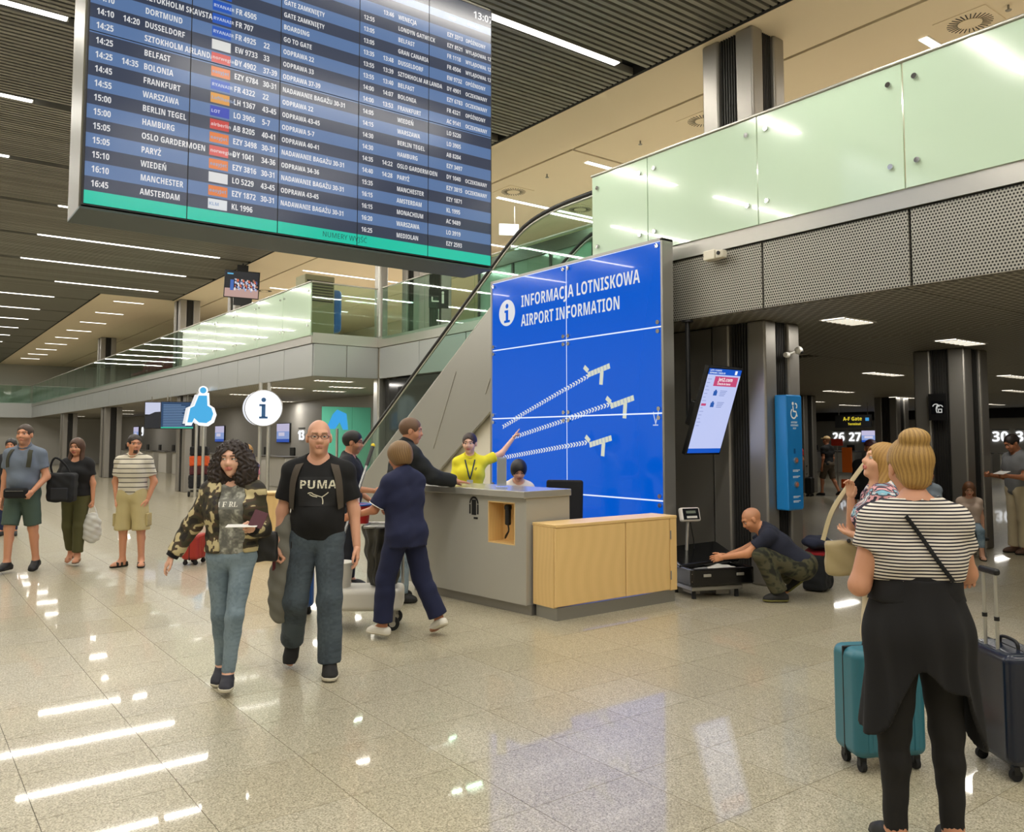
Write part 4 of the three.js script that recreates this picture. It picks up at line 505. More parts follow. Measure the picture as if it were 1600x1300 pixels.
// ---------- travellers in the hall ----------
const H = {};
{ const p = H.polo = person({ label: 'man in grey polo shirt and green shorts with a waist pouch', pos: [1.42, -12.45], turn: -34, h: 1.86, near: 1, g: 1.03, belly: 0.015, skin: midSkin, hair: { type: 'short', color: 0x3a2a1c, e: 0.006 }, stubble: 0x5a4434, head: { yaw: 4, pitch: -4 },
    arms: { L: { u: [0.28, -1, -0.08], f: [-0.28, -0.62, 0.62], hand: 'grip', thumb: [0, 0.9, 0.3] }, R: { u: [-0.2, -1, -0.1] } }, legs: { R: { t: [-0.04, -1, 0.2], s: [-0.02, -1, 0.02] }, L: { t: [0.06, -1, -0.1], s: [0.02, -1, -0.2], pitch: 12 } } });
  p.bottom('shorts', cloth(0x44554a), { len: 0.93, off: 0.018, rk: 0.02 }); p.top('polo_shirt', cloth(0x66707e), { sleeve: 0.62, off: 0.016, hem: -0.04 }); p.shoes(blackS, soleB, { high: 0.012 });
  p.add('collar', keep(minus(cap(p.TT(0, 0.5, -0.01), p.TT(0, 0.54, 0), 0.088, 0.078), sph(p.TT(0, 0.58, 0.04), 0.07)), p.TT(0, 0.5, 0), p.U.clone().negate()), cloth(0x5c6674));
  const w = thing('waist_pouch', 'black waist pouch worn by the man in the grey polo shirt', 'pouch', p.at(p.T(0, 0, 0)).toArray(), -0.6); mk('pouch', RB(0.3, 0.13, 0.09, 0.035, 0.02, -0.03, 0.2), blackC, w); mk('zip', RB(0.22, 0.006, 0.01, 0.002, 0.02, 0.0, 0.247), steelD, w);
  for (const s of [1, -1]) p.strap('backpack_strap', [[s * 0.12, 0.28, 1], [s * 0.13, 0.38, 1], [s * 0.115, 0.46, 1], p.over(s)], 0.05, cloth(0x3a3a2c));
  const b = thing('black_bag', 'black shoulder bag hanging from the forearm of the man in grey polo', 'bag', [1.86, 0.86, -12.38], -0.5); mk('bag_body', wrapBag(0.36, 0.42, 0.2), cloth(0x17181a), b); mk('bag_strap', TB([[-0.12, 0.36, 0], [-0.15, 0.5, 0], [-0.1, 0.6, 0], [0.02, 0.52, 0], [0.1, 0.38, 0]], 0.014), blackC, b); mk('front_pocket', RB(0.22, 0.16, 0.04, 0.018, 0, 0.13, 0.1), cloth(0x222326), b); }
{ const p = person({ label: 'woman in black top and olive trousers carrying a plastic bag', pos: [2.08, -12.7], turn: -32, h: 1.67, fem: 1, near: 1, g: 1.06, skin: midSkin, hair: { type: 'long', color: 0x3a2417, color2: 0x57371f, low: -0.24, fwd: 0.03 }, head: { yaw: -4, pitch: 2 },
    arms: { L: { u: [0.25, -1, 0], f: [0.06, -1, 0.1], hand: 'grip' }, R: { u: [-0.3, -0.9, 0.15], f: [-0.05, -0.5, 0.8] } }, legs: { L: { t: [-0.01, -1, 0.14], s: [-0.03, -1, -0.02] }, R: { t: [-0.02, -1, 0.0], s: [-0.05, -0.9, -0.42], pitch: 30 } } });
  p.bottom('trousers', cloth(0x4f4e2c), { off: 0.022, ra: 0.012, len: 1.86 }); p.top('black_top', blackC, { sleeve: 0.6, off: 0.022, hem: -0.02, flare: 0.02, neck: 0.105 }); p.shoes(M(0x8a5a3a, 0.6), leatherB, { e: 0.003, high: -0.03, bands: 1, sole: 0.014 });
  const w = p.at(p.AM.L.wr), b = thing('plastic_bag', 'crumpled white plastic carrier bag held by the woman in black', 'bag', [w.x, w.y - 0.56, w.z]); const f = wr(uni([ell(0, 0.2, 0, 0.12, 0.2, 0.07), ell(0.01, 0.08, 0, 0.11, 0.09, 0.06)], 0.05), 0.012, 1.4, 2);
  mk('bag_body', surf(f, [-0.18, -0.06, -0.12, 0.18, 0.46, 0.12], 0.009), MP(0xd9d9d2, 0.35, { transmission: 0.25, thickness: 0 }), b); mk('handle', [TB([[-0.06, 0.36, 0], [-0.03, 0.46, 0], [0, 0.5, 0], [0.03, 0.46, 0], [0.06, 0.36, 0]], 0.009)], M(0xdededa, 0.4), b); }
{ const p = person({ label: 'man in striped polo and khaki cargo shorts with hands in pockets', pos: [2.66, -12.05], turn: -37, h: 1.76, near: 1, g: 1.02, skin: midSkin, hair: { type: 'short', color: 0x241a12, e: 0.005 }, goatee: 0x3a281c, head: { yaw: 38, pitch: 4 },
    arms: { L: { u: [0.3, -1, -0.16], f: [-0.22, -1, 0.28] }, R: { u: [-0.3, -1, -0.16], f: [0.22, -1, 0.28] } }, legs: { L: { t: [0.1, -1, 0.02], s: [0.03, -1, -0.02], yaw: 24 }, R: { t: [-0.05, -1, 0.04], s: [0.0, -1, -0.02], yaw: -36 } } });
  p.bottom('cargo_shorts', cloth(0xb7a877), { len: 1.04, off: 0.028, rk: 0.022 }); p.top('striped_polo', stripes([58, 52, 48], [206, 199, 180], 1, 0.18, 0.062), { sleeve: 0.7, off: 0.018, hem: -0.05 }); p.shoes(M(0x2e2a22, 0.8), soleB, { e: 0.004, high: -0.015, bands: 1, sole: 0.018 });
  p.add('collar', keep(minus(cap(p.TT(0, 0.5, -0.01), p.TT(0, 0.54, 0), 0.086, 0.076), sph(p.TT(0, 0.58, 0.04), 0.07)), p.TT(0, 0.5, 0), p.U.clone().negate()), cloth(0xcfc7b0));
  for (const s of [1, -1]) mk('cargo_pocket', RB(0.035, 0.17, 0.13, 0.012, ...p.LG[s > 0 ? 'L' : 'R'].kn.clone().add(V(s * 0.1, 0.12, 0)).toArray()), cloth(0xb0a06e), p.g); }
{ const p = person({ label: 'young woman with curly dark hair in camouflage jacket and jeans', pos: [1.93, -5.8], turn: -30, h: 1.66, fem: 1, near: 2, g: 0.96, skin: 0xdcab90, hair: { type: 'curly', color: 0x1b1310, color2: 0x33241c }, gaze: -1, head: { yaw: -6, pitch: 2 },
    arms: { R: { u: [-0.5, -0.86, -0.12], f: [-0.5, -0.85, 0.1], hand: 'relax', thumb: [0.4, 0, 1] }, L: { u: [0.22, -1, -0.12], f: [-0.1, 0.12, 1], hand: 'grip', thumb: [0, 1, 0] } }, legs: { L: { t: [-0.08, -1, 0.22], s: [-0.1, -1, -0.06], yaw: 6 }, R: { t: [0.02, -1, -0.1], s: [-0.02, -1, -0.3], pitch: 14, yaw: -4 } } });
  p.bottom('jeans', jeansL, { off: 0.006, len: 1.95, waist: 0.07 }); p.top('grey_t_shirt', M(0xffffff, 0.9, 0, { map: melT }), { sleeve: 0.3, off: 0.01, hem: -0.01, neck: 0.085 });
  p.patch('shirt_print', 0, 0.35, 0.24, 0.07, M(0xffffff, 0.85, 0, { map: canvasTex(512, 150, (c, w, h) => { c.fillStyle = '#77776f'; c.fillRect(0, 0, w, h); c.fillStyle = '#e4e2d6'; c.font = 'bold 104px serif'; c.fillText('M F RL', 40, 110, 440); c.fillStyle = '#77776f'; for (let i = 0; i < 70; i++) c.fillRect((i * 83) % 512, (i * 47) % 150, 14, 4); }) }));
  const jk = p.top('camouflage_jacket', M(0xffffff, 0.75, 0, { map: camoT }), { sleeve: 1.93, off: 0.028, hem: 0.0, open: 0.085, openX: 0.02, neck: 0.095, wr: 0.007 });
  for (const k of ['L', 'R']) { const q = p.AM[k], a = lerp(q.el, q.wr, 0.9), b = lerp(q.el, q.wr, 1.04); mk('knit_cuff', CY(0.045, 0.048, a.distanceTo(b), 0, 0, 0).applyQuaternion(new THREE.Quaternion().setFromUnitVectors(V(0, 1, 0), q.f)).translate(...lerp(a, b, 0.5).toArray()), blackC, jk); }
  p.shoes(M(0x2a2a33, 0.75), soleW, { high: 0.01, sole: 0.026, lace: soleW, e: 0.006 });
  const w = p.at(p.AM.L.wr), t = thing('passport', 'open passport with a white ticket held by the curly haired woman', 'passport', [w.x, w.y, w.z], -0.5); mk('ticket', RB(0.2, 0.004, 0.09, 0.002, -0.05, 0.03, 0.12, 0, 0.1), white, t); mk('cover', RB(0.09, 0.12, 0.006, 0.002, 0.05, 0.07, 0.1, 0.2, -0.5, -0.4), M(0x4a1220, 0.6), t);
  const b = thing('black_handbag', 'small black shoulder bag behind the camouflage jacket', 'bag', p.at(p.T(0.2, 0.02, -0.1)).toArray(), -0.4); mk('bag_body', wrapBag(0.24, 0.24, 0.1).translate(0, -0.12, 0), M(0x121212, 0.5), b); mk('bag_strap', TB([[-0.08, 0.1, 0], [-0.12, 0.3, -0.02], [-0.06, 0.42, 0]], 0.01), black, b); }
{ const p = H.bald = person({ label: 'smiling bald man with glasses in black printed t-shirt and jeans', pos: [2.56, -5.79], turn: -31, h: 1.84, near: 2, g: 1.0, belly: 0.01, skin: 0xd6a083, brow: 0x8a6a50, glasses: 1, head: { yaw: 10, pitch: 0 },
    arms: { R: { u: [-0.24, -1, -0.02], f: [-0.06, -1, 0.2], hand: 'grip' }, L: { u: [0.26, -1, -0.06], f: [0.1, -1, 0.14], hand: 'relax' } }, legs: { L: { t: [0.03, -1, 0.16], s: [0.02, -1, 0.02], yaw: 8 }, R: { t: [-0.12, -1, 0.1], s: [-0.14, -0.8, -0.62], pitch: 46, yaw: -8 } } });
  p.bottom('jeans', jeansD, { off: 0.016, ra: 0.03, rk: 0.012, len: 1.99 }); p.top('black_t_shirt', cloth(0x0b0b0c), { sleeve: 0.72, off: 0.018, hem: -0.04, neck: 0.084, cuff: 0.012 }); p.shoes(M(0x1b1a19, 0.8), soleW, { high: 0.01, sole: 0.024, e: 0.01 });
  p.patch('shirt_print', 0.02, 0.3, 0.27, 0.2, M(0xffffff, 0.85, 0, { map: canvasTex(512, 380, (c, w, h) => { c.fillStyle = '#1a1a1b'; c.fillRect(0, 0, w, h); c.strokeStyle = c.fillStyle = '#d6d2ba'; c.font = 'bold 150px sans-serif'; c.save(); c.scale(1.12, 1); c.fillText('PUMA', 4, 150, 440); c.restore(); c.strokeStyle = '#1a1a1b'; c.lineWidth = 5; c.font = 'bold 118px sans-serif'; for (let i = 0; i < 40; i++) { c.beginPath(); c.moveTo((i * 61) % 500, 40 + (i * 37) % 110); c.lineTo((i * 61) % 500 + 20, 46 + (i * 37) % 110); c.stroke(); }
    c.strokeStyle = '#d6d2ba'; c.lineWidth = 13; c.lineJoin = 'round'; c.beginPath(); c.moveTo(120, 215); c.quadraticCurveTo(165, 190, 190, 225); c.quadraticCurveTo(250, 250, 300, 262); c.quadraticCurveTo(340, 240, 385, 200); c.moveTo(300, 262); c.quadraticCurveTo(320, 310, 312, 355); c.moveTo(140, 225); c.lineTo(185, 250); c.lineTo(240, 262); c.stroke(); }) }));
  for (const s of [1, -1]) p.strap('backpack_strap', [[s * 0.165, 0.18, 1], [s * 0.16, 0.28, 1], [s * 0.15, 0.38, 1], [s * 0.13, 0.455, 1], p.over(s)], 0.055, cloth(0x4a4238));
  const bp = thing('backpack', 'dark backpack on the back of the bald man', 'backpack', p.at(p.T(0, 0, 0)).toArray(), -31 * Math.PI / 180); mk('pack', wrapBag(0.32, 0.46, 0.16).translate(0, 0.0, -0.25), cloth(0x2b2724), bp);
  const w = p.at(p.AM.R.wr), j = thing('grey_jacket', 'grey jacket folded over a bag beside the bald man', 'jacket', [w.x + 0.06, w.y - 0.5, w.z - 0.02], -0.5); mk('jacket', surf(wr(uni([ell(0, 0.36, 0, 0.1, 0.4, 0.09), ell(-0.04, 0.14, 0, 0.075, 0.2, 0.07)], 0.06), 0.014, 0.9, 1), [-0.24, -0.1, -0.18, 0.2, 0.8, 0.18], 0.009), cloth(0x77756a), j); mk('lining', RB(0.05, 0.4, 0.04, 0.02, 0.07, 0.36, 0.08), cloth(0x232323), j);
  const ps = thing('passport', 'dark red passport in the hand of the bald man', 'passport', [w.x, w.y - 0.09, w.z], -0.5); mk('cover', RB(0.012, 0.12, 0.088, 0.003, -0.02, 0, 0.08), M(0x5a1420, 0.6), ps); }
{ const p = person({ label: 'blonde woman in white and pink top behind the bald man', pos: [4.5, -12.9], turn: -30, h: 1.6, fem: 1, near: 1, skin: lightSkin, hair: { type: 'bob', color: 0xb88a4c, color2: 0x8f6a3a, low: -0.13 }, head: { yaw: 10 }, arms: { L: { u: [0.15, -1, 0.1], f: [-0.9, 0.05, 0.5] }, R: { u: [-0.15, -1, 0.1], f: [0.9, 0.0, 0.55] } } });
  p.bottom('trousers', cloth(0x3a3f52), {}); p.top('printed_top', M(0xffffff, 0.9, 0, { map: blobs([[0.55, [226, 220, 216]], [0.64, [206, 120, 140]], [2, [90, 90, 120]]], 6, 14, 0.5) }), { sleeve: 0.5 }); p.shoes(blackS, soleB); }
{ const p = person({ label: 'man with glasses in black shirt standing behind the cleaning trolley', pos: [4.28, -8.8], turn: 52, h: 1.79, near: 1, skin: midSkin, hair: { type: 'short', color: 0x17120f, e: 0.01 }, stubble: 0x3a2c22, glasses: 1, head: { yaw: 2, pitch: 6 }, arms: { R: { u: [-0.05, -0.95, 0.25], f: [0.1, -0.1, 1], hand: 'grip', thumb: [0, 1, 0] }, L: { u: [0.15, -1, 0], f: [0, -0.6, 0.8] } } });
  p.bottom('trousers', cloth(0x22242c), {}); p.top('black_shirt', cloth(0x1b1c1e), { sleeve: 1.2, off: 0.02, wr: 0.006 }); p.shoes(blackS, soleB); }
{ const p = H.cleaner = person({ label: 'cleaner in navy uniform and white shoes pushing a trolley', pos: [3.62, -6.35], turn: 192, h: 1.65, fem: 1, near: 2, g: 1.12, skin: tanSkin, hair: { type: 'bob', color: 0x8a6a40, color2: 0x5f4628, low: -0.075 }, head: { yaw: 8, pitch: 8 }, lean: 5,
    arms: { L: { u: [0.35, -0.85, 0.35], f: [0.3, -0.25, 0.9], hand: 'grip', thumb: [0, 1, 0.2] }, R: { u: [-0.2, -0.9, 0.4], f: [0.2, -0.15, 1], hand: 'grip', thumb: [0, 1, 0.2] } }, legs: { L: { t: [0.12, -1, 0.26], s: [0.08, -1, 0.0], yaw: 6 }, R: { t: [-0.2, -1, -0.1], s: [-0.26, -1, -0.36], pitch: 26, yaw: -10 } } });
  p.bottom('trousers', navyC, { off: 0.02, ra: 0.034, rk: 0.012, len: 1.93 }); const t = p.top('uniform_tunic', navyC, { sleeve: 0.85, off: 0.026, hem: -0.16, flare: 0.018, cuff: 0.012, neck: 0.074 }); t.userData.label = 'navy tunic with white piping'; p.shoes(whiteS, soleW, { high: -0.01, e: 0.01, sole: 0.022 });
  for (const k of ['L', 'R']) { const q = p.AM[k], d = q.el.clone().sub(q.sh).normalize(), c = lerp(q.sh, q.el, 0.845); const tt = new THREE.TorusGeometry(0.076, 0.004, 6, 24); tt.applyQuaternion(new THREE.Quaternion().setFromUnitVectors(V(0, 0, 1), d)); tt.translate(c.x, c.y, c.z); mk('white_piping', tt, white, p.g); } }
{ const p = H.leaner = person({ label: 'man in dark jacket leaning with one hand on the counter', pos: [4.4, -7.82], turn: 82, h: 1.93, near: 2, g: 1.02, skin: midSkin, hair: { type: 'short', color: 0x6b4f38, e: 0.006 }, lean: 7, head: { yaw: -22, pitch: 4 },
    arms: { R: { u: [-0.26, -0.66, 0.58], f: [0.06, -0.2, 0.98], hand: 'flat', thumb: [1, 0, 0.1], dir: [0.1, -0.1, 1] }, L: { u: [0.14, -1, 0.02], f: [0.05, -1, 0.14] } }, legs: { L: { t: [0.06, -1, 0.04] }, R: { t: [-0.08, -1, -0.06], s: [-0.03, -1, -0.08] } } });
  p.bottom('jeans', jeansM, { off: 0.016, ra: 0.028, rk: 0.01 }); p.top('dark_jacket', cloth(0x1c2023), { sleeve: 1.95, off: 0.03, hem: -0.1, wr: 0.007, neck: 0.075 }); p.shoes(blackS, soleB, { high: 0.01 });
  p.add('collar', keep(minus(cap(p.TT(0, 0.5, -0.02), p.TT(0, 0.545, -0.005), 0.088, 0.08), sph(p.TT(0, 0.6, 0.05), 0.07)), p.TT(0, 0.49, 0), p.U.clone().negate()), cloth(0x191c1f)); }
{ const yel = cloth(0xe6da2e), p = H.yellow = person({ label: 'information clerk in yellow polo shirt pointing toward the blue sign', pos: [5.86, -8.66], turn: -33, h: 1.77, fem: 1, near: 2, g: 0.92, bust: 0.85, skin: 0xdcaf96, hair: { type: 'pony', color: 0x2a1c15, color2: 0x3a281c }, gaze: -0.6, head: { yaw: -12, pitch: 3 },
    arms: { L: { u: [0.82, 0.36, -0.22], f: [0.6, 0.76, -0.25], hand: 'point', thumb: [0.2, 0.7, 0.6], dir: [0.6, 0.8, -0.2] }, R: { u: [-0.2, -0.95, 0.15], f: [0.02, 0.1, 1], hand: 'open', thumb: [-1, 0.2, 0.1], dir: [0.1, 0.6, 0.8] } } });
  p.bottom('trousers', cloth(0x1d2230), {}); p.top('yellow_polo', yel, { sleeve: 0.68, off: 0.014, hem: -0.08, cuff: 0.014, neck: 0.07, vneck: 0.06 }); p.shoes(blackS, soleB);
  p.add('collar', keep(minus(cap(p.TT(0, 0.495, -0.01), p.TT(0, 0.535, 0), 0.082, 0.07), uni([sph(p.TT(0, 0.58, 0.04), 0.066), cap(p.TT(0, 0.52, 0.08), p.TT(0, 0.42, 0.12), 0.022)], 0.01)), p.TT(0, 0.485, 0), p.U.clone().negate()), yel);
  for (const s of [1, -1]) p.strap('lanyard', [[s * 0.06, 0.47, 1], [s * 0.045, 0.4, 1], [s * 0.02, 0.3, 1], [0.0, 0.235, 1]], 0.016, cloth(0x2a3a48));
  p.patch('badge', 0, 0.2, 0.075, 0.05, M(0xd8dcd6, 0.3)); p.patch('chest_emblem', 0.07, 0.36, 0.045, 0.05, M(0xffffff, 0.8, 0, { map: canvasTex(64, 64, (c) => { c.fillStyle = '#e6da2e'; c.fillRect(0, 0, 64, 64); c.fillStyle = '#1b2430'; c.beginPath(); c.arc(28, 36, 18, 0.4, 4.4); c.lineTo(56, 10); c.fill(); c.fillStyle = '#e6da2e'; c.beginPath(); c.arc(30, 36, 8, 0, 7); c.fill(); }) })); }
{ const p = person({ label: 'dark haired woman sitting behind the counter by the acrylic holder', pos: [5.98, -7.84], y: 0.2, turn: -25, h: 1.62, fem: 1, near: 1, skin: lightSkin, hair: { type: 'bob', color: 0x100d0d, color2: 0x1c1716, low: -0.14 }, head: { yaw: -6, pitch: 22 }, lean: 8, legs: { L: { t: [0.15, -0.1, 1], s: [0.02, -1, 0.05] }, R: { t: [-0.15, -0.1, 1], s: [-0.02, -1, 0.05] } }, arms: { L: { u: [0.1, -0.9, 0.4], f: [-0.2, -0.1, 1] }, R: { u: [-0.1, -0.9, 0.4], f: [0.2, -0.1, 1] } } });
  p.bottom('trousers', cloth(0x1d2230), {}); p.top('blouse', cloth(0xded6cc), { sleeve: 0.7 }); p.shoes(blackS, soleB);
  const c = thing('office_chair', 'black office chair behind the wooden lower desk', 'chair', [6.18, 0, -7.28], -0.9); mk('seat', RB(0.46, 0.08, 0.46, 0.03, 0, 0.52, 0), blackC, c); mk('backrest', RB(0.44, 0.62, 0.07, 0.03, 0, 0.92, -0.24, 0, -0.12), blackC, c); mk('column', CY(0.03, 0.03, 0.42, 0, 0.28, 0), steelD, c); for (let i = 0; i < 5; i++) mk('leg', BAR([0, 0.08, 0], [Math.cos(i * 1.257) * 0.28, 0.045, Math.sin(i * 1.257) * 0.28], 0.02), black, c); }
{ const p = H.squat = person({ label: 'bald man in navy t-shirt crouching over an open suitcase', pos: [7.84, -5.29], turn: 214, h: 1.76, near: 2, g: 1.12, belly: 0.02, skin: 0xc4875f, brow: 0x6a4a36, shaved: 0x8a7a70, lean: 46, headLean: 0.1, head: { yaw: 14, pitch: 26 },
    arms: { L: { u: [0.12, -0.62, 0.75], f: [-0.06, -0.2, 1], hand: 'relax', thumb: [-0.3, 1, 0] }, R: { u: [-0.1, -0.6, 0.78], f: [0.1, -0.35, 0.9], hand: 'relax', thumb: [0.3, 1, 0] } }, legs: { L: { t: [0.36, 0.34, 0.88], s: [-0.03, -0.9, -0.42], yaw: 16 }, R: { t: [-0.3, 0.25, 0.92], s: [0, -0.62, -0.78], pitch: 40, yaw: -8 } } });
  p.bottom('camouflage_trousers', M(0xffffff, 0.9, 0, { map: camoD }), { off: 0.022, ra: 0.03, rk: 0.012, waist: 0.06 }); p.top('navy_t_shirt', cloth(0x171b2c), { sleeve: 0.62, off: 0.018, hem: -0.01, cuff: 0.012, neck: 0.08 }); p.shoes(M(0x1e1d1a, 0.8), M(0x6e6a30, 0.8), { high: 0.02, e: 0.01 }); }
{ const p = H.blond = person({ label: 'blonde woman in floral top and beige trousers looking up at the board', pos: [4.78, -2.66], turn: -140, h: 1.6, fem: 1, near: 2, heel: 0.035, skin: 0xd4a080, hair: { type: 'long', color: 0xb48a48, color2: 0x8c6830, low: -0.17, fwd: -0.03 }, head: { yaw: 8, pitch: -20 },
    arms: { R: { u: [-0.12, -0.8, 0.55], f: [0.3, 0.85, 0.05], hand: 'relax', thumb: [0.6, 0.0, -0.6] }, L: { u: [0.12, -1, 0.1], f: [-0.75, 0.15, 0.5] } }, legs: { R: { t: [-0.03, -1, 0.13], s: [-0.02, -1, 0.02], pitch: 16, yaw: -4 }, L: { t: [0.04, -1, -0.02], s: [0, -1, -0.05], pitch: 16 } } });
  p.bottom('beige_trousers', cloth(0xcdbf9f), { off: 0.012, len: 1.86, ra: 0.006 }); p.top('floral_top', M(0xffffff, 0.88, 0, { map: flowT }), { sleeve: 0.35, off: 0.026, hem: -0.1, flare: 0.03, wr: 0.008 }); p.shoes(M(0xcdb894, 0.5), M(0xb8a582, 0.6), { high: -0.03, e: 0.005, open: 1, sole: 0.016 });
  { const e = sph(V(-0.083, -0.042, -0.002), 0.006), m = new THREE.SphereGeometry(0.007, 10, 8); m.translate(0.083, -0.042, -0.002); m.applyMatrix4(p.HM); mk('earring', m, M(0xf0ead8, 0.2), p.g); }
  { const fr = []; for (let i = 0; i < 40; i++) { const a = i / 40 * Math.PI * 2; const s = new THREE.SphereGeometry(0.022, 6, 5); const c = p.T(Math.cos(a) * 0.185, -0.12 + 0.012 * Math.sin(a * 7), Math.sin(a) * 0.16); s.translate(c.x, c.y, c.z); fr.push(s); } mk('pink_ruffle', fr, cloth(0xd8a39a), p.g); }
  const hp = p.at(p.T(-0.16, 0.0, 0.16)), b = thing('beige_handbag', 'beige leather shoulder bag of the blonde woman in floral top', 'handbag', [hp.x - 0.05, 0.86, hp.z - 0.02], -0.9); mk('bag_body', wrapBag(0.25, 0.23, 0.11), M(0xa5946a, 0.45), b); mk('clasp', CY(0.012, 0.012, 0.02, 0.02, 0.23, 0.065, Math.PI / 2), chrome, b); mk('bag_strap', ribbon([[-0.12, 0.22, 0], [-0.06, 0.4, -0.02], [0.06, 0.58, -0.06], [0.2, 0.76, -0.12]].map(([x, y, z]) => ({ p: V(x, y, z), n: V(-0.5, 0.2, 0.85).normalize() })), 0.028, 0.006), M(0xb0a07a, 0.5), b); }
{ const p = H.stripe = person({ label: 'woman with blonde bun in striped t-shirt seen from behind', pos: [3.5, -1.8], turn: 138, h: 1.7, fem: 1, near: 2, g: 1.16, legg: 1.08, armg: 1.12, skin: 0xc79070, hair: { type: 'bun', color: 0xb9934f, color2: 0x7c5c2c }, head: { yaw: 2, pitch: 3 },
    arms: { R: { u: [-0.34, -0.8, 0.42], f: [-0.4, -0.14, 0.88], hand: 'grip', thumb: [0.8, 0.2, 0.2], dir: [-0.4, -0.4, 0.8] }, L: { u: [0.3, -0.95, -0.05], f: [-0.55, 0.12, 0.8] } }, legs: { L: { t: [0.05, -1, 0.03], s: [0.02, -1, -0.03] }, R: { t: [-0.06, -1, 0.02], s: [-0.02, -1, -0.03] } } });
  p.bottom('black_leggings', cloth(0x161412), { off: 0.005, len: 1.97 }); p.top('striped_t_shirt', stripes([34, 30, 40], [222, 214, 200], 4, 0.4, 0.0145), { sleeve: 0.45, off: 0.016, hem: 0.19, neck: 0.115, cuff: 0.012, wr: 0.005 }); p.shoes(blackS, soleB, {});
  { const U = p.U, ang = (x, z) => Math.atan2(x, z); const f = (x, y, z) => { const yy = y - p.P.y, a = ang(x, z), r = 0.158 + (0.22 - yy) * 0.12 + 0.03 * Math.exp(-Math.pow((yy + 0.02) / 0.12, 2)), fold = 0.014 * Math.sin(a * 9 + yy * 5) * Math.min(1, (0.24 - yy) * 2); const d = Math.abs(Math.hypot(x, z * 1.2) - r - fold) - 0.009; const bot = -0.2 - 0.3 * Math.pow(Math.abs(Math.sin(a)), 3) + 0.04 * Math.sin(a * 5); return Math.max(d, yy - 0.2, bot - yy); };
    const sk = mk('tied_black_cardigan', surf(f, [-0.42, p.P.y - 0.62, -0.4, 0.42, p.P.y + 0.25, 0.4], 0.0085), cloth(0x0d0c0d), p.g); mk('waistband', surf(wr(keep(keep(uni([cap(p.T(0.055, 0.1, 0), p.T(0.055, 0.2, 0), 0.142, 0.128), cap(p.T(-0.055, 0.1, 0), p.T(-0.055, 0.2, 0), 0.142, 0.128)], 0.05), p.T(0, 0.215, 0), U), p.T(0, 0.1, 0), U.clone().negate()), 0.006), [-0.3, p.P.y - 0.1, -0.3, 0.3, p.P.y + 0.3, 0.3], 0.0085), cloth(0x0e0d0e), sk); }
  p.strap('bag_strap', [[-0.08, 0.47, -1], [-0.03, 0.4, -1], [0.04, 0.28, -1], [0.1, 0.2, -1]].map(([a, b, d]) => [-a * 1, b, d]), 0.016, blackC);
  { const q = p.AM.R, c = lerp(q.el, q.wr, 0.9), t = new THREE.TorusGeometry(0.036, 0.008, 8, 20); t.applyQuaternion(new THREE.Quaternion().setFromUnitVectors(V(0, 0, 1), q.f)); t.translate(c.x, c.y, c.z); mk('wristwatch', t, chrome, p.g); } }
// ---------- people farther back in the check-in hall ----------
{ const p = person({ label: 'man in black t-shirt and brown shorts walking with luggage far back', pos: [22.6, -14.2], turn: 175, h: 1.78, near: 0, skin: tanSkin, hair: { type: 'cap', color: 0xa88c60 }, legs: { L: { t: [0.05, -1, 0.28], s: [0.02, -1, 0.02] }, R: { t: [-0.05, -1, -0.22], s: [0, -0.9, -0.5], pitch: 24 } } }); p.bottom('brown_shorts', cloth(0x564a3c), { len: 1, off: 0.025 }); p.top('black_t_shirt', blackC, { off: 0.02 }); p.shoes(blackS, soleB); }
{ const p = person({ label: 'person in red shirt beside the blue help point', pos: [22.0, -14.9], turn: 150, h: 1.7, near: 0, skin: tanSkin, hair: { type: 'short', color: 0x1a1310 } }); p.bottom('trousers', cloth(0x22283a), {}); p.top('red_shirt', cloth(0xb02a22), { off: 0.02 }); p.shoes(blackS, soleB); }
{ const p = person({ label: 'person in black clothes and maroon cap behind the blonde woman', pos: [11.2, -6.35], turn: 120, h: 1.68, near: 1, skin: tanSkin, hair: { type: 'cap', color: 0x4a2228 } }); p.bottom('trousers', blackC, {}); p.top('black_top', blackC, { sleeve: 1.9, off: 0.02 }); p.shoes(blackS, soleB); }
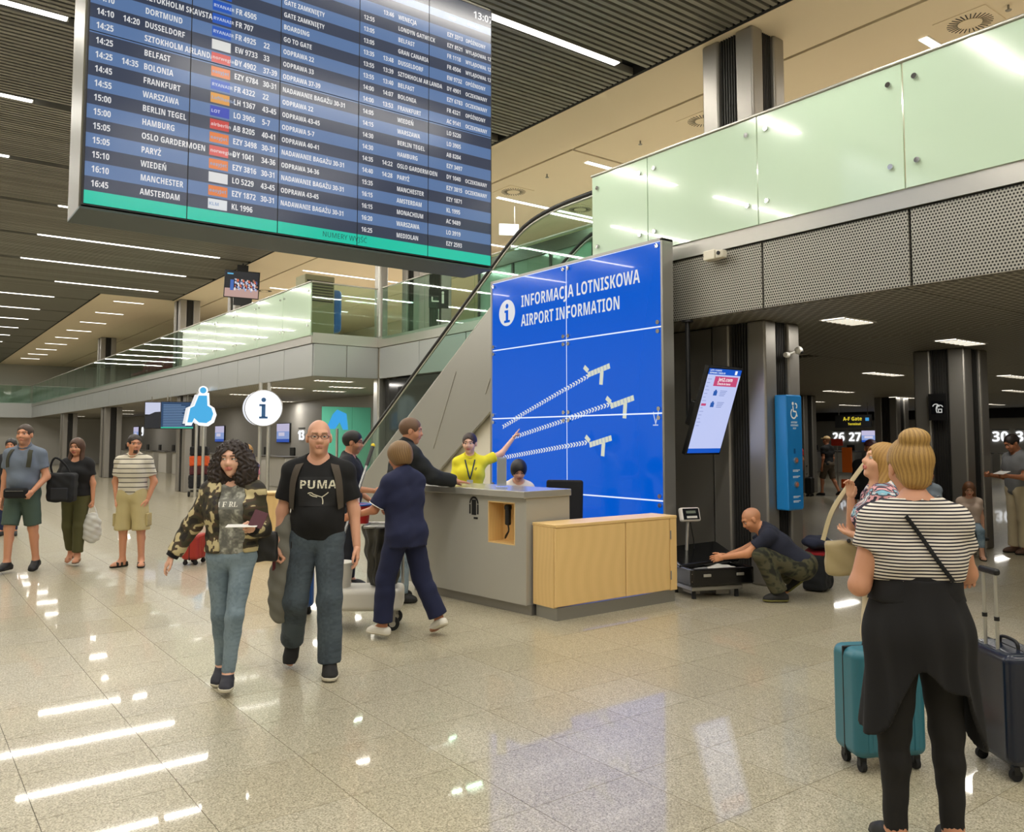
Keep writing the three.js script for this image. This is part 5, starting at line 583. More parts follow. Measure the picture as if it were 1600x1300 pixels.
{ const sit = { L: { t: [0.1, -0.06, 1], s: [0.02, -1, 0.12] }, R: { t: [-0.08, -0.06, 1], s: [0.02, -1, 0.2] } };
  const p = person({ label: 'dark haired woman in jeans sitting at the foot of the column', pos: [12.58, -6.26], turn: -62, h: 1.68, fem: 1, near: 1, skin: tanSkin, hair: { type: 'long', color: 0x17110e }, head: { yaw: 50 }, legs: sit, arms: { L: { u: [0.05, -0.85, 0.4], f: [-0.4, -0.1, 1] }, R: { u: [-0.05, -0.85, 0.4], f: [0.4, -0.1, 1] } } }); p.bottom('jeans', denim([110, 134, 152], [142, 164, 178]), { len: 1.8 }); p.top('light_top', cloth(0x8a96a0), { sleeve: 0.5 }); p.shoes(leatherB, soleB, { bands: 1, e: 0.003, high: -0.02 });
  const q = person({ label: 'girl with long brown hair sitting beside the dark haired woman', pos: [12.7, -5.7], turn: -62, h: 1.4, fem: 1, near: 1, skin: lightSkin, hair: { type: 'long', color: 0x5f3c22, color2: 0x7a5030 }, head: { pitch: 20 }, legs: sit }); q.bottom('jeans', denim([110, 134, 152], [142, 164, 178]), { len: 1.7 }); q.top('pale_top', cloth(0xcbb5a4), { sleeve: 0.5 }); q.shoes(leatherB, soleB, { bands: 1, e: 0.003, high: -0.02 });
  for (const [x, z, h, l] of [[12.7, -5.7, 0.29, 'low dark stool under the girl with long brown hair'], [14.5, -4.6, 0.38, 'low dark stool under the person in white shirt']]) { const st = thing('stool', l, 'stool', [x, 0, z], -0.7); mk('seat', RB(0.36, 0.05, 0.36, 0.02, 0, h - 0.025, 0), M(0x2c2a28, 0.6), st); for (const [a, c] of [[-1, -1], [1, -1], [-1, 1], [1, 1]]) mk('leg', BAR([a * 0.14, 0, c * 0.14], [a * 0.13, h - 0.05, c * 0.13], 0.014), steelD, st); }
  const b = thing('bench', 'low dark bench at the column under the two seated travellers', 'bench', [12.68, 0, -6.3]); mk('seat', RB(0.7, 0.05, 0.4, 0.02, 0, 0.44, -0.05), M(0x2c2a28, 0.6), b); for (const s of [-0.28, 0.28]) mk('leg', B(0.06, 0.42, 0.4, s, 0.21, -0.05), steelD, b); }
{ const p = person({ label: 'man in grey shirt and beige trousers reading a leaflet', pos: [13.6, -5.4], turn: -120, h: 1.78, near: 1, skin: tanSkin, hair: { type: 'short', color: 0x241812, e: 0.008 }, head: { pitch: 26 }, arms: { L: { u: [0.1, -0.95, 0.2], f: [-0.1, 0.1, 1], hand: 'grip', thumb: [0, 1, 0] }, R: { u: [-0.1, -0.95, 0.2], f: [0.1, 0.1, 1], hand: 'grip', thumb: [0, 1, 0] } } }); p.bottom('beige_trousers', cloth(0xc9bb9a), { off: 0.02, ra: 0.03 }); p.top('grey_shirt', cloth(0x77787a), { sleeve: 0.65, off: 0.02, hem: -0.12 }); p.shoes(leatherB, soleB);
  const w = p.at(p.AM.L.wr), t = thing('leaflet', 'white leaflet held by the man in the grey shirt', 'leaflet', [w.x, w.y + 0.05, w.z], -2); mk('sheet', B(0.2, 0.004, 0.14, 0, 0, 0.1, 0, 0.3), white, t); }
{ const p = person({ label: 'person with brown hair behind the man reading a leaflet', pos: [14.6, -5.55], turn: -100, h: 1.76, near: 0, skin: tanSkin, hair: { type: 'short', color: 0x4a3222, e: 0.01 } }); p.bottom('trousers', cloth(0x2b3142), {}); p.top('white_shirt', cloth(0xcfcac0), { sleeve: 0.7 }); p.shoes(blackS, soleB); }
{ const p = person({ label: 'person in white shirt sitting beyond the man reading a leaflet', pos: [14.5, -4.6], turn: -30, h: 1.7, near: 0, skin: tanSkin, y: 0, hair: { type: 'short', color: 0x2a1c14, e: 0.01 }, legs: { L: { t: [0.1, -0.06, 1], s: [0.02, -1, 0.1] }, R: { t: [-0.1, -0.06, 1], s: [0, -1, 0.1] } } }); p.bottom('jeans', denim([50, 64, 100], [70, 86, 120]), {}); p.top('white_shirt', cloth(0xd8d4cc), { sleeve: 0.7 }); p.shoes(blackS, soleB); }
{ const p = person({ label: 'dark haired person behind the man in grey polo shirt', pos: [1.75, -17.2], turn: -20, h: 1.7, near: 0, skin: tanSkin, hair: { type: 'short', color: 0x15100d, e: 0.012 } }); p.bottom('trousers', cloth(0x1d2644), {}); p.top('dark_top', cloth(0x1a1a1e), { sleeve: 1.9, off: 0.02 }); p.shoes(blackS, soleB); }
// ---------- luggage ----------
const whl = (g, x, z, r = 0.03) => { const w = mk('wheel', CY(r, r, 0.024, x, r, z, 0, Math.PI / 2, 16), rubber, g); mk('fork', B(0.036, r * 1.3, 0.03, x, r * 1.75, z), black, w); };
function suitcase(label, pos, turn, w, h, d, m, handleUp) {
  const g = thing('suitcase', label, 'suitcase', pos, turn);
  const y0 = 0.07; mk('shell', RB(w, h, d, 0.05, 0, y0 + h / 2, 0), m, g);
  for (let i = -2; i <= 2; i++) { mk('rib', RB(0.025, h * 0.86, 0.012, 0.005, i * w * 0.16, y0 + h / 2, d / 2), m, g); }
  mk('zip_band', [RB(w + 0.004, h + 0.004, 0.014, 0.05, 0, y0 + h / 2, 0)], black, g);
  for (const x of [-1, 1]) for (const z of [-1, 1]) whl(g, x * (w / 2 - 0.05), z * (d / 2 - 0.05));
  mk('top_handle', TB([[-0.08, y0 + h, 0], [-0.07, y0 + h + 0.03, 0], [0.07, y0 + h + 0.03, 0], [0.08, y0 + h, 0]], 0.009), black, g);
  if (handleUp) { const t = handleUp; for (const s of [-0.055, 0.055]) { mk('pull_rod', BAR([s, y0 + h - 0.02, -d / 2 + 0.04], [s, t, -d / 2 + 0.04], 0.009), steelL, g); mk('rod_joint', CY(0.013, 0.013, 0.02, s, t - 0.24, -d / 2 + 0.04), black, g); } mk('grip', RB(0.16, 0.035, 0.035, 0.014, 0, t, -d / 2 + 0.04), black, g); }
  return g;
}
suitcase('dark navy hard suitcase with raised pull handle beside the striped shirt woman', [4.73, 0, -1.95], 0.925, 0.4, 0.56, 0.26, M(0x161d2e, 0.22), 1.02);
suitcase('teal hard suitcase standing in front of the black leggings', [4.24, 0, -2.4], -0.5, 0.4, 0.55, 0.25, M(0x2c6d7c, 0.4));
suitcase('red suitcase on the floor behind the curly haired woman', [3.42, 0, -11.8], 0.9, 0.36, 0.34, 0.24, M(0xa02a1e, 0.45));
suitcase('blue suitcase behind the bald man in jeans', [3.2, 0, -7.75], 0.4, 0.36, 0.5, 0.22, M(0x1c4a8c, 0.4), 0.8);
suitcase('small black suitcase pulled by the walking man in brown shorts', [22.1, 0, -14.5], 0.4, 0.36, 0.5, 0.22, black, 0.9);
{ const g = thing('luggage_scale', 'luggage scale with tilted display on a steel pole', 'scale', [7.28, 0, -6.1], -0.35);
  mk('platform', RB(0.62, 0.05, 0.5, 0.012, 0, 0.11, 0), steel, g); mk('base', [B(0.16, 0.06, 0.3, 0.12, 0.055, 0), B(0.1, 0.05, 0.2, -0.18, 0.055, 0)], steelD, g); for (const x of [-1, 1]) for (const z of [-1, 1]) mk('foot', CY(0.02, 0.026, 0.085, x * 0.26, 0.042, z * 0.2), rubber, g);
  mk('pole', BAR([-0.1, 0.1, -0.27], [-0.06, 0.78, -0.27], 0.02), steelL, g); mk('cable', TB([[-0.03, 0.76, -0.27], [0.02, 0.5, -0.28], [0, 0.2, -0.28], [-0.05, 0.1, -0.26]], 0.006), black, g);
  const d = mk('display', RB(0.25, 0.16, 0.07, 0.025, -0.05, 0.85, -0.25, 0, -0.3), M(0xd8d2c8, 0.5), g); mk('screen', B(0.2, 0.125, 0.004, -0.05, 0.862, -0.213, 0, -0.3), M(0x15181c, 0.15), d); mk('keypad', B(0.13, 0.025, 0.003, -0.045, 0.828, -0.199, 0, -0.3), M(0xc8c4bc, 0.5), d); mk('readout', B(0.12, 0.03, 0.003, -0.05, 0.883, -0.217, 0, -0.3), M(0x6a7264, 0.3), d); }
{ const g = thing('open_suitcase', 'black suitcase lying open on the luggage scale', 'suitcase', [7.3, 0.14, -6.06], -0.35), gl = M(0x0c0c0d, 0.18);
  mk('lower_shell', [RB(0.74, 0.18, 0.05, 0.02, 0, 0.1, 0.27), RB(0.74, 0.18, 0.05, 0.02, 0, 0.1, -0.27), RB(0.05, 0.18, 0.56, 0.02, 0.36, 0.1, 0), RB(0.05, 0.18, 0.56, 0.02, -0.36, 0.1, 0), RB(0.72, 0.03, 0.54, 0.012, 0, 0.02, 0)], gl, g);
  mk('lid', [RB(0.74, 0.05, 0.54, 0.03, -0.02, 0.27, -0.2, 0, 0.24, 0.08)], gl, g);
  for (const y of [0.06, 0.14]) mk('trim_line', RB(0.755, 0.008, 0.57, 0.004, 0, y, 0), chrome, g);
  for (const x of [-0.2, 0.2]) mk('latch', RB(0.09, 0.03, 0.02, 0.006, x, 0.12, 0.295), steelL, g);
  const c = thing('packed_clothes', 'white and grey clothes packed in the open suitcase', 'clothes', [7.3, 0.2, -6.06], -0.35); mk('white_cloth', surf(wr(ell(0.1, 0.06, 0.06, 0.2, 0.07, 0.16), 0.014, 1.2), [-0.2, -0.05, -0.2, 0.4, 0.2, 0.3], 0.011), cloth(0xc9c6be), c); mk('grey_cloth', surf(wr(ell(-0.15, 0.05, 0.05, 0.14, 0.06, 0.15), 0.012, 1.3), [-0.4, -0.05, -0.2, 0.1, 0.2, 0.3], 0.011), cloth(0x6d6d6c), c); }
{ const g = thing('black_bag', 'black bag with red trim standing behind the crouching man', 'bag', [8.5, 0, -5.5], 0.3); mk('bag_body', wrapBag(0.4, 0.44, 0.26), cloth(0x16181a), g); mk('red_trim', RB(0.36, 0.03, 0.24, 0.012, 0, 0.44, 0, 0, 0, 0.12), cloth(0x9a1c22), g); mk('handle', TB([[-0.1, 0.42, 0.1], [0, 0.52, 0.12], [0.1, 0.42, 0.1]], 0.01), black, g);
  const c = thing('folded_jacket', 'navy jacket and pale cloth folded on top of the black bag', 'clothes', [8.51, 0.47, -5.5], 0.3); mk('jacket', surf(wr(ell(-0.02, 0.07, 0, 0.24, 0.075, 0.15), 0.012, 1), [-0.34, -0.04, -0.24, 0.32, 0.22, 0.24], 0.011), cloth(0x1b2034), c); mk('pale_cloth', surf(wr(ell(0.21, 0.03, 0.04, 0.06, 0.06, 0.1), 0.008, 1.2), [0.08, -0.08, -0.12, 0.34, 0.14, 0.2], 0.01), cloth(0xb8bcc4), c); }
// ---------- cleaning trolley ----------
{ const g = thing('cleaning_trolley', 'cleaning trolley with white tub and black refuse bag', 'trolley', [3.46, 0, -6.98], -0.6), tub = M(0xd2cec2, 0.5);
  mk('tub', [RB(0.5, 0.2, 0.4, 0.05, -0.02, 0.27, 0), RB(0.2, 0.2, 0.36, 0.04, 0.34, 0.27, 0)], tub, g); mk('white_bucket', [CY(0.15, 0.12, 0.24, -0.16, 0.47, 0.02, 0, 0, 20)], tub, g);
  mk('frame', [BAR([0.1, 0.36, -0.17], [0.1, 0.92, -0.17], 0.014), BAR([0.42, 0.36, -0.17], [0.42, 0.92, -0.17], 0.014), BAR([0.1, 0.92, -0.17], [0.42, 0.92, -0.17], 0.014), BAR([0.1, 0.92, 0.17], [0.42, 0.92, 0.17], 0.014), BAR([0.1, 0.92, -0.17], [0.1, 0.92, 0.17], 0.014), BAR([0.42, 0.92, -0.17], [0.42, 0.92, 0.17], 0.014)], steel, g);
  mk('refuse_bag', surf((x, y, z) => { const r = 0.12 + (y - 0.38) * 0.13; return Math.max(Math.hypot(x - 0.26, z * 0.95) - r - 0.012 * Math.sin(Math.atan2(z, x - 0.26) * 11 + y * 9) - 0.01 * Math.sin(y * 30), y - 0.92, 0.38 - y); }, [-0.05, 0.3, -0.32, 0.56, 0.98, 0.32], 0.011), M(0x2c2a24, 0.28), g);
  for (const [x, z] of [[-0.2, 0.16], [0.36, 0.16], [-0.2, -0.16], [0.36, -0.16]]) { const w = mk('caster', CY(0.062, 0.062, 0.03, x, 0.062, z, Math.PI / 2, 0, 18), rubber, g); mk('hub', CY(0.03, 0.03, 0.034, x, 0.062, z, Math.PI / 2, 0, 14), steelL, w); mk('fork', B(0.05, 0.1, 0.045, x, 0.13, z), steelD, w); }
  const r = thing('red_bucket', 'red bucket with blue rim on the cleaning trolley', 'bucket', [3.5, 0.93, -7.0]); mk('bucket', CY(0.11, 0.09, 0.17, 0, 0.09, 0, 0, 0, 20), M(0xa8201c, 0.4), r); mk('rim', new THREE.TorusGeometry(0.11, 0.01, 8, 22).rotateX(Math.PI / 2).translate(0, 0.175, 0), M(0x2458a8, 0.4), r);
  const b = thing('spray_bottle', 'white and red detergent bottle standing in the red bucket', 'bottle', [3.47, 1.04, -7.0]); mk('bottle', [CY(0.032, 0.035, 0.13, 0, 0.07, 0), CY(0.014, 0.028, 0.03, 0, 0.15, 0)], M(0xdedad2, 0.4), b); mk('label', CY(0.0345, 0.036, 0.05, 0, 0.06, 0), M(0xc02a24, 0.5), b); mk('cap', CY(0.014, 0.014, 0.03, 0, 0.18, 0), M(0x2a4fa8, 0.4), b);
  const m = thing('mop', 'mop with grey handle and yellow tip leaning from the trolley', 'mop', [0, 0, 0]); mk('handle', BAR([3.17, 0.45, -6.92], [3.62, 1.5, -7.06], 0.013), M(0xa9aaa8, 0.35, 0.6), m); mk('grip', BAR([3.6, 1.46, -7.055], [3.675, 1.64, -7.075], 0.018), M(0x3c3c3a, 0.6), m); mk('tip', new THREE.SphereGeometry(0.02, 12, 8).translate(3.678, 1.65, -7.076), M(0xe8d020, 0.5), m); }
// ---------- screens and signs near the column ----------
{ const g = thing('tilted_screen', 'tilted portrait flight screen with pink advert hanging on a black pole', 'screen', [7.7, 2.03, -6.28]); g.rotation.x = 0.349;
  const tex = canvasTex(420, 760, (c, w, h) => { c.fillStyle = '#c3cdf8'; c.fillRect(0, 0, w, h); c.fillStyle = '#1558c8'; c.fillRect(0, 0, w, 52); c.fillRect(0, h - 42, w, 42); c.fillStyle = '#fff'; c.font = 'bold 20px sans-serif'; c.fillText('LOTY / FLIGHTS', 16, 22); c.fillText('ODPRAWA / CHECK-IN', 16, 44, 200); c.fillRect(340, 10, 30, 34); c.fillStyle = '#c84a78'; c.fillRect(100, 66, 300, 86); c.fillStyle = '#fff'; c.font = 'bold 44px sans-serif'; c.fillText('Jet2.com', 150, 108); c.font = 'bold 26px sans-serif'; c.fillText('Check-in here', 146, 140); c.fillStyle = '#2c5cb0'; for (const y of [196, 300]) { c.fillRect(130, y, 46, 40); c.fillRect(142, y - 12, 22, 14); c.fillStyle = '#7d8cc4'; for (let k = 0; k < 4; k++) c.fillRect(210, y + k * 14 - 6, 90 - k * 8, 5); c.fillStyle = '#2c5cb0'; } c.fillStyle = '#9aa6d8'; for (let k = 0; k < 14; k++) c.fillRect(14, 90 + k * 32, 50 - (k % 3) * 10, 6); c.fillStyle = '#c84a78'; c.fillRect(14, 310, 60, 20); });
  mk('casing', RB(0.62, 1.08, 0.06, 0.01, 0, 0, -0.032), black, g); mk('display', plane(0.58, 1.03).translate(0, 0, 0.001), screenMat(tex, 0.95), g); mk('bracket', RB(0.2, 0.3, 0.1, 0.02, -0.18, -0.06, -0.11), black, g);
  const p = thing('screen_pole', 'black pole holding the tilted screen from the soffit', 'pole', [7.5, 1.9, -6.5]); mk('tube', CY(0.028, 0.028, 1.22, 0, 0.61, 0), black, p); mk('flange', CY(0.07, 0.07, 0.02, 0, 1.2, 0), black, p);
  const l = new THREE.RectAreaLight(0xc8d4ff, 0.9, 0.58, 1.0); l.position.set(7.7, 2.0, -6.22); l.lookAt(7.7, 1.66, -5.2); scene.add(l); }
{ const g = thing('help_point', 'blue help point with white wheelchair symbol on the steel column', 'help point', [8.49, 0.88, -5.92]), bl = M(0x1f86cc, 0.35);
  mk('housing', RB(0.3, 1.35, 0.17, 0.02, 0, 0.675, 0.085), bl, g);
  const t = canvasTex(200, 900, (c, w, h) => { c.fillStyle = '#1b7cc4'; c.fillRect(0, 0, w, h); c.strokeStyle = c.fillStyle = '#ffffff'; c.lineWidth = 13; c.beginPath(); c.arc(88, 138, 38, 0.2, 4.2); c.stroke(); c.beginPath(); c.arc(80, 58, 14, 0, 7); c.fill(); c.beginPath(); c.moveTo(80, 76); c.lineTo(86, 120); c.lineTo(122, 122); c.lineTo(138, 162); c.moveTo(110, 60); c.arc(118, 76, 18, -1.6, 1.2); c.stroke(); c.font = 'bold 19px sans-serif'; c.fillText('ASYSTENT', 48, 216); c.fillText('ASSISTANCE', 42, 240, 120); c.fillText('HELP', 74, 264); c.fillStyle = '#0f4f8a'; c.fillRect(78, 420, 26, 40); c.fillStyle = '#ffffff'; for (const y of [590, 640, 800, 836]) { c.fillRect(60, y, 100, 5); c.fillRect(60, y + 10, 76, 4); } });
  mk('front_panel', plane(0.28, 1.31).translate(0, 0.675, 0.172), M(0xffffff, 0.3, 0, { map: t }), g);
  for (const y of [0.3, 0.58]) { const b = mk('call_button', CY(0.035, 0.035, 0.02, 0.0, y, 0.18, Math.PI / 2), steelL, g); mk('button_core', CY(0.02, 0.02, 0.026, 0, y, 0.182, Math.PI / 2), M(0xb06a5a, 0.5), b); } }
{ const g = thing('dome_camera', 'small white security camera on an arm above the blue help point', 'camera', [8.72, 2.72, -5.93]); mk('mount', CY(0.03, 0.035, 0.05, -0.14, 0, 0.03, 0, Math.PI / 2), white, g); mk('arm', BAR([-0.14, 0, 0.03], [0, 0.05, 0.08], 0.012), white, g); mk('dome', new THREE.SphereGeometry(0.05, 16, 12).translate(0.02, 0.06, 0.09), M(0xd8d6ce, 0.3), g); mk('lens', new THREE.SphereGeometry(0.03, 12, 8).translate(0.03, 0.04, 0.115), black, g); }
{ const g = thing('box_camera', 'white camera box fixed to the perforated fascia', 'camera', [7.44, 3.74, -6.0]); mk('housing', RB(0.12, 0.11, 0.16, 0.012, -0.05, 0.05, -0.03), M(0xd6d0bd, 0.5), g); mk('lens_block', RB(0.09, 0.09, 0.1, 0.012, -0.06, 0.04, 0.11), M(0xc8c2b0, 0.5), g); mk('lens', CY(0.022, 0.022, 0.02, -0.108, 0.05, 0.11, 0, Math.PI / 2), black, g); }
{ const g = thing('column_sign', 'black pictogram sign with palm symbol on the steel column', 'sign', [13.12, 2.0, -6.3]); mk('plate', BX(-0.03, 0, 0, 0.42, -0.14, 0.14), black, g); mk('symbol', plane(0.2, 0.2).rotateY(-Math.PI / 2).translate(-0.032, 0.2, 0), screenMat(canvasTex(64, 64, (c) => { c.fillStyle = '#0b0b0c'; c.fillRect(0, 0, 64, 64); c.strokeStyle = '#e6e6e0'; c.lineWidth = 5; c.beginPath(); c.arc(24, 30, 16, 3.4, 6.2); c.moveTo(30, 58); c.quadraticCurveTo(20, 40, 30, 22); c.arc(44, 34, 14, 3.4, 6); c.moveTo(36, 58); c.rect(36, 40, 16, 16); c.stroke(); }), 0.7), g); }
// ---------- round and pictogram signs of the far hall ----------
{ const disc = (label, x, y, z, f) => { const g = thing('pictogram_sign', label, 'sign', [x, 0, z], -0.45); for (const s of [-0.1, 0.1]) mk('post', CY(0.045, 0.045, 3.1, s, 1.55, -0.22), steelL, g); f(g, y); return g; };
  disc('round lit information sign with letter i on two steel posts', 7.25, 2.46, -19.66, (g, y) => {
    mk('lit_disc', CY(0.43, 0.43, 0.06, 0, y, 0, Math.PI / 2, 0, 40), glow(0xf4f8ff, 1.25), g); mk('rear_disc', CY(0.43, 0.43, 0.04, -0.08, y, -0.14, Math.PI / 2, 0, 40), glow(0xf4f8ff, 0.9), g); mk('rim', new THREE.TorusGeometry(0.435, 0.018, 8, 40).translate(0, y, -0.02), steelD, g);
    mk('letter_i', [CY(0.055, 0.055, 0.02, 0, y + 0.2, 0.035, Math.PI / 2, 0, 20), B(0.09, 0.32, 0.02, 0, y - 0.07, 0.035), B(0.14, 0.05, 0.02, -0.03, y + 0.07, 0.035), B(0.2, 0.05, 0.02, 0, y - 0.23, 0.035)], M(0x2c5a8c, 0.4), g); });
  disc('lit light blue seated figure pictogram on two steel posts', 7.25, 2.6, -24.9, (g, y) => { const sh = [[-0.34, -0.44], [-0.2, -0.44], [-0.14, -0.3], [0.0, -0.44], [0.22, -0.46], [0.36, -0.36], [0.42, -0.16], [0.36, 0.02], [0.24, 0.1], [0.22, 0.42], [-0.02, 0.42], [-0.14, 0.08], [-0.26, 0.02]];
    mk('white_outline', EXT(sh.map(([a, b]) => [a * 1.12, b * 1.1]), 0.04, 0.01).translate(0, y, -0.06), glow(0xffffff, 1.1), g); mk('blue_figure', EXT(sh.map(([a, b]) => [a * 0.94, b * 0.92]), 0.03).translate(0, y, 0), glow(0x45b4ee, 0.9), g); mk('rear_outline', EXT(sh, 0.03).translate(-0.14, y, -0.16), glow(0xffffff, 0.8), g); mk('figure_head', [CY(0.13, 0.13, 0.05, 0.1, y + 0.54, 0, Math.PI / 2, 0, 24)], glow(0xffffff, 1.1), g); mk('head_core', CY(0.09, 0.09, 0.06, 0.1, y + 0.54, 0.008, Math.PI / 2, 0, 24), glow(0x45b4ee, 0.9), g); });
  const b = thing('pictogram_sign', 'small light blue pictogram behind the escalator handrail', 'sign', [8.5, 1.9, -18.2], -0.5); mk('blue_shape', EXT([[-0.25, -0.2], [-0.1, 0.15], [0.0, 0.26], [0.22, 0.16], [0.26, -0.22], [0.14, -0.22], [0.06, -0.04], [-0.04, -0.2]], 0.03).translate(0, 0.25, 0), glow(0x3aa8ee, 0.9), b); mk('post', CY(0.03, 0.03, 1.95, 0, -0.92, -0.05), steelL, b); }
const mon = (name, label, w, h, pos, turn, tex, group, k = 0.9) => { const g = thing(name, label, 'screen', pos, turn, group); mk('casing', RB(w + 0.05, h + 0.05, 0.06, 0.01, 0, 0, -0.034), black, g); mk('display', plane(w, h), screenMat(tex, k), g); if (name === 'hanging_screen') for (const s of [-0.3, 0.3]) mk('hanger', CY(0.015, 0.015, 3.12 - pos[1] - h / 2, s, (3.12 - pos[1] + h / 2) / 2, -0.03), steelD, g); return g; };
const skyTex = canvasTex(128, 72, (c, w, h) => { c.fillStyle = '#c9c4e4'; c.fillRect(0, 0, w, 36); c.fillStyle = '#8fa6dc'; c.fillRect(0, 30, w, 42); c.fillStyle = '#d8d4ea'; c.fillRect(20, 34, 60, 14); c.fillStyle = '#2a56b8'; c.fillRect(0, 60, w, 12); });
const tvTex = canvasTex(256, 180, (c, w, h) => { c.fillStyle = '#16181e'; c.fillRect(0, 0, w, h); c.fillStyle = '#b99890'; c.fillRect(0, 120, w, 60); const q = ['#8fa4d0', '#c9c4d4', '#3a4a7a', '#d86a48', '#9a6a58', '#e2dcdc']; for (let i = 0; i < 90; i++) { c.fillStyle = q[i % 6]; c.fillRect(70 + (i * 53) % 170, 50 + (i * 29) % 70, 6 + i % 9, 8 + i % 13); } c.fillStyle = '#3c64b0'; c.fillRect(40, 60, 26, 74); c.fillStyle = '#58b8e8'; c.fillRect(14, 14, 46, 9); });
const listTex = canvasTex(128, 128, (c, w, h) => { c.fillStyle = '#24456a'; c.fillRect(0, 0, w, h); c.fillStyle = '#7e9cc0'; for (let i = 0; i < 14; i++) c.fillRect(8, 12 + i * 8, 70 + (i * 17) % 40, 3); c.fillStyle = '#38c8a4'; c.fillRect(0, 122, w, 6); });
const clipTex = canvasTex(128, 128, (c, w, h) => { c.fillStyle = '#cfd4ec'; c.fillRect(0, 0, w, 60); c.fillStyle = '#23262c'; c.beginPath(); c.moveTo(0, 70); c.lineTo(40, 48); c.lineTo(128, 40); c.lineTo(128, 128); c.lineTo(0, 128); c.fill(); });
{ const g = mon('television', 'hanging television above the frosted parapet of the far mezzanine', 0.9, 0.72, [7.78, 6.06, -23], -0.35, tvTex, undefined, 1); g.rotation.x = 0.12; mk('bracket', [B(0.3, 0.18, 0.12, 0, 0.46, -0.06), CY(0.025, 0.025, 0.16, 0, 0.52, -0.06)], black, g); mk('lower_box', B(0.5, 0.22, 0.1, 0.05, -0.48, -0.06), dark, g); }
mon('hanging_screen', 'hanging advert screen with pale sky picture below the far mezzanine', 1.0, 0.85, [7.2, 2.5, -29], -0.5, clipTex, 'hanging screens below the far mezzanine'); mon('hanging_screen', 'hanging blue flight list screen below the far mezzanine', 0.95, 0.82, [7.25, 2.46, -27.2], -0.35, listTex, 'hanging screens below the far mezzanine');
for (const [x, z, l] of [[12.33, -27.9, 'landscape check-in screen beside the number thirteen'], [12.33, -33.2, 'landscape check-in screen behind the round information sign posts'], [12.33, -41, 'landscape check-in screen between the pictogram signs'], [12.33, -57.4, 'landscape check-in screen beside the number nine']]) mon('checkin_screen', l, 1.3, 0.72, [x, z < -50 ? 2.1 : 1.95, z + 1.9], -Math.PI / 2, skyTex, 'check-in screens of the far counters', 0.8);
// numerals of the check-in counters
{ const { FontLoader } = await import('three/addons/loaders/FontLoader.js'), { TextGeometry } = await import('three/addons/geometries/TextGeometry.js'); const font = await new FontLoader().loadAsync('fonts/droid/droid_sans_bold.typeface.json');
  const num = (s, x, y, z, size, extra) => { const g = thing('counter_number', `white lit counter number ${s} ${extra}`, 'number', [x, y, z], -Math.PI / 2, 'lit check-in counter numbers'); for (const [i, ch] of [...s].entries()) { const t = new TextGeometry(ch, { font, size, depth: 0.04, curveSegments: 5 }); t.translate((i - s.length / 2) * size * 0.8, 0, 0); mk('numeral', t, glow(0xf4f8ff, 1.2), g); } mk('bracket', B(size * 0.8 * s.length, 0.03, 0.02, 0, size + 0.08, 0), dark, g); };
  num('9', 12.39, 1.92, -54, 0.52, 'below the far mezzanine'); num('13', 12.39, 1.68, -29.6, 0.36, 'near the teal wall');
  num('26', 40.99, 1.6, -25.05, 0.46, 'above the red sign'); num('27', 40.99, 1.6, -24.1, 0.46, 'beside the small blue screen'); num('28', 40.99, 1.6, -21.6, 0.46, 'behind the blonde bun'); num('29', 40.99, 1.6, -20.6, 0.46, 'next to number 28'); num('30', 40.99, 1.6, -16.9, 0.46, 'beside the pictogram column'); num('31', 40.99, 1.6, -15.9, 0.46, 'above the reading man');
  const t2 = (s, size, m, g, x, y, z) => { const t = new TextGeometry(s, { font, size, depth: 0.006, curveSegments: 4 }); t.translate(x, y, z); mk('lettering', t, m, g); };
  const g = thing('gate_sign', 'hanging black sign with yellow gate lettering in the check-in hall', 'sign', [30, 2.15, -17.7], -Math.PI / 2); mk('panel', B(1.5, 0.5, 0.08, 0, 0.25, 0), black, g); t2('A-F Gate', 0.14, glow(0xe8d23a, 0.9), g, -0.4, 0.28, 0.042); t2('Terminal', 0.09, glow(0xe8d23a, 0.9), g, -0.2, 0.1, 0.042); for (const x of [-0.6, 0.6]) mk('hanger', CY(0.015, 0.015, 0.46, x, 0.73, 0), steelD, g);
  mk('blue_mark', B(0.14, 0.12, 0.01, 0.6, 0.32, 0.042), glow(0x4aa8e8, 0.8), g);
  const d = scene.children.find((o) => o.name === 'direction_glass'); { const q = new THREE.Group(); const a = new TextGeometry('B-F GATES', { font, size: 0.12, depth: 0.004, curveSegments: 3 }); a.rotateY(-Math.PI / 2); a.translate(9.235, 2.45, -15.5); mk('lettering', a, glow(0xd8b030, 0.8), d); const b2 = new TextGeometry('Security check', { font, size: 0.1, depth: 0.004, curveSegments: 3 }); b2.rotateY(-Math.PI / 2); b2.translate(9.235, 2.26, -15.5); mk('lettering', b2, glow(0xe6e0d0, 0.7), d); } }
mon('small_screen', 'small blue flight screen beside counter number 27', 1.0, 0.6, [40.93, 1.85, -23.2], -Math.PI / 2, skyTex, undefined, 0.9);
one('bulkhead', BX(40.4, 40.95, 2.68, 3.11, -40, 7.8), M(0x101011, 0.7), 'black bulkhead band above the counters of the check-in hall', 'bulkhead');
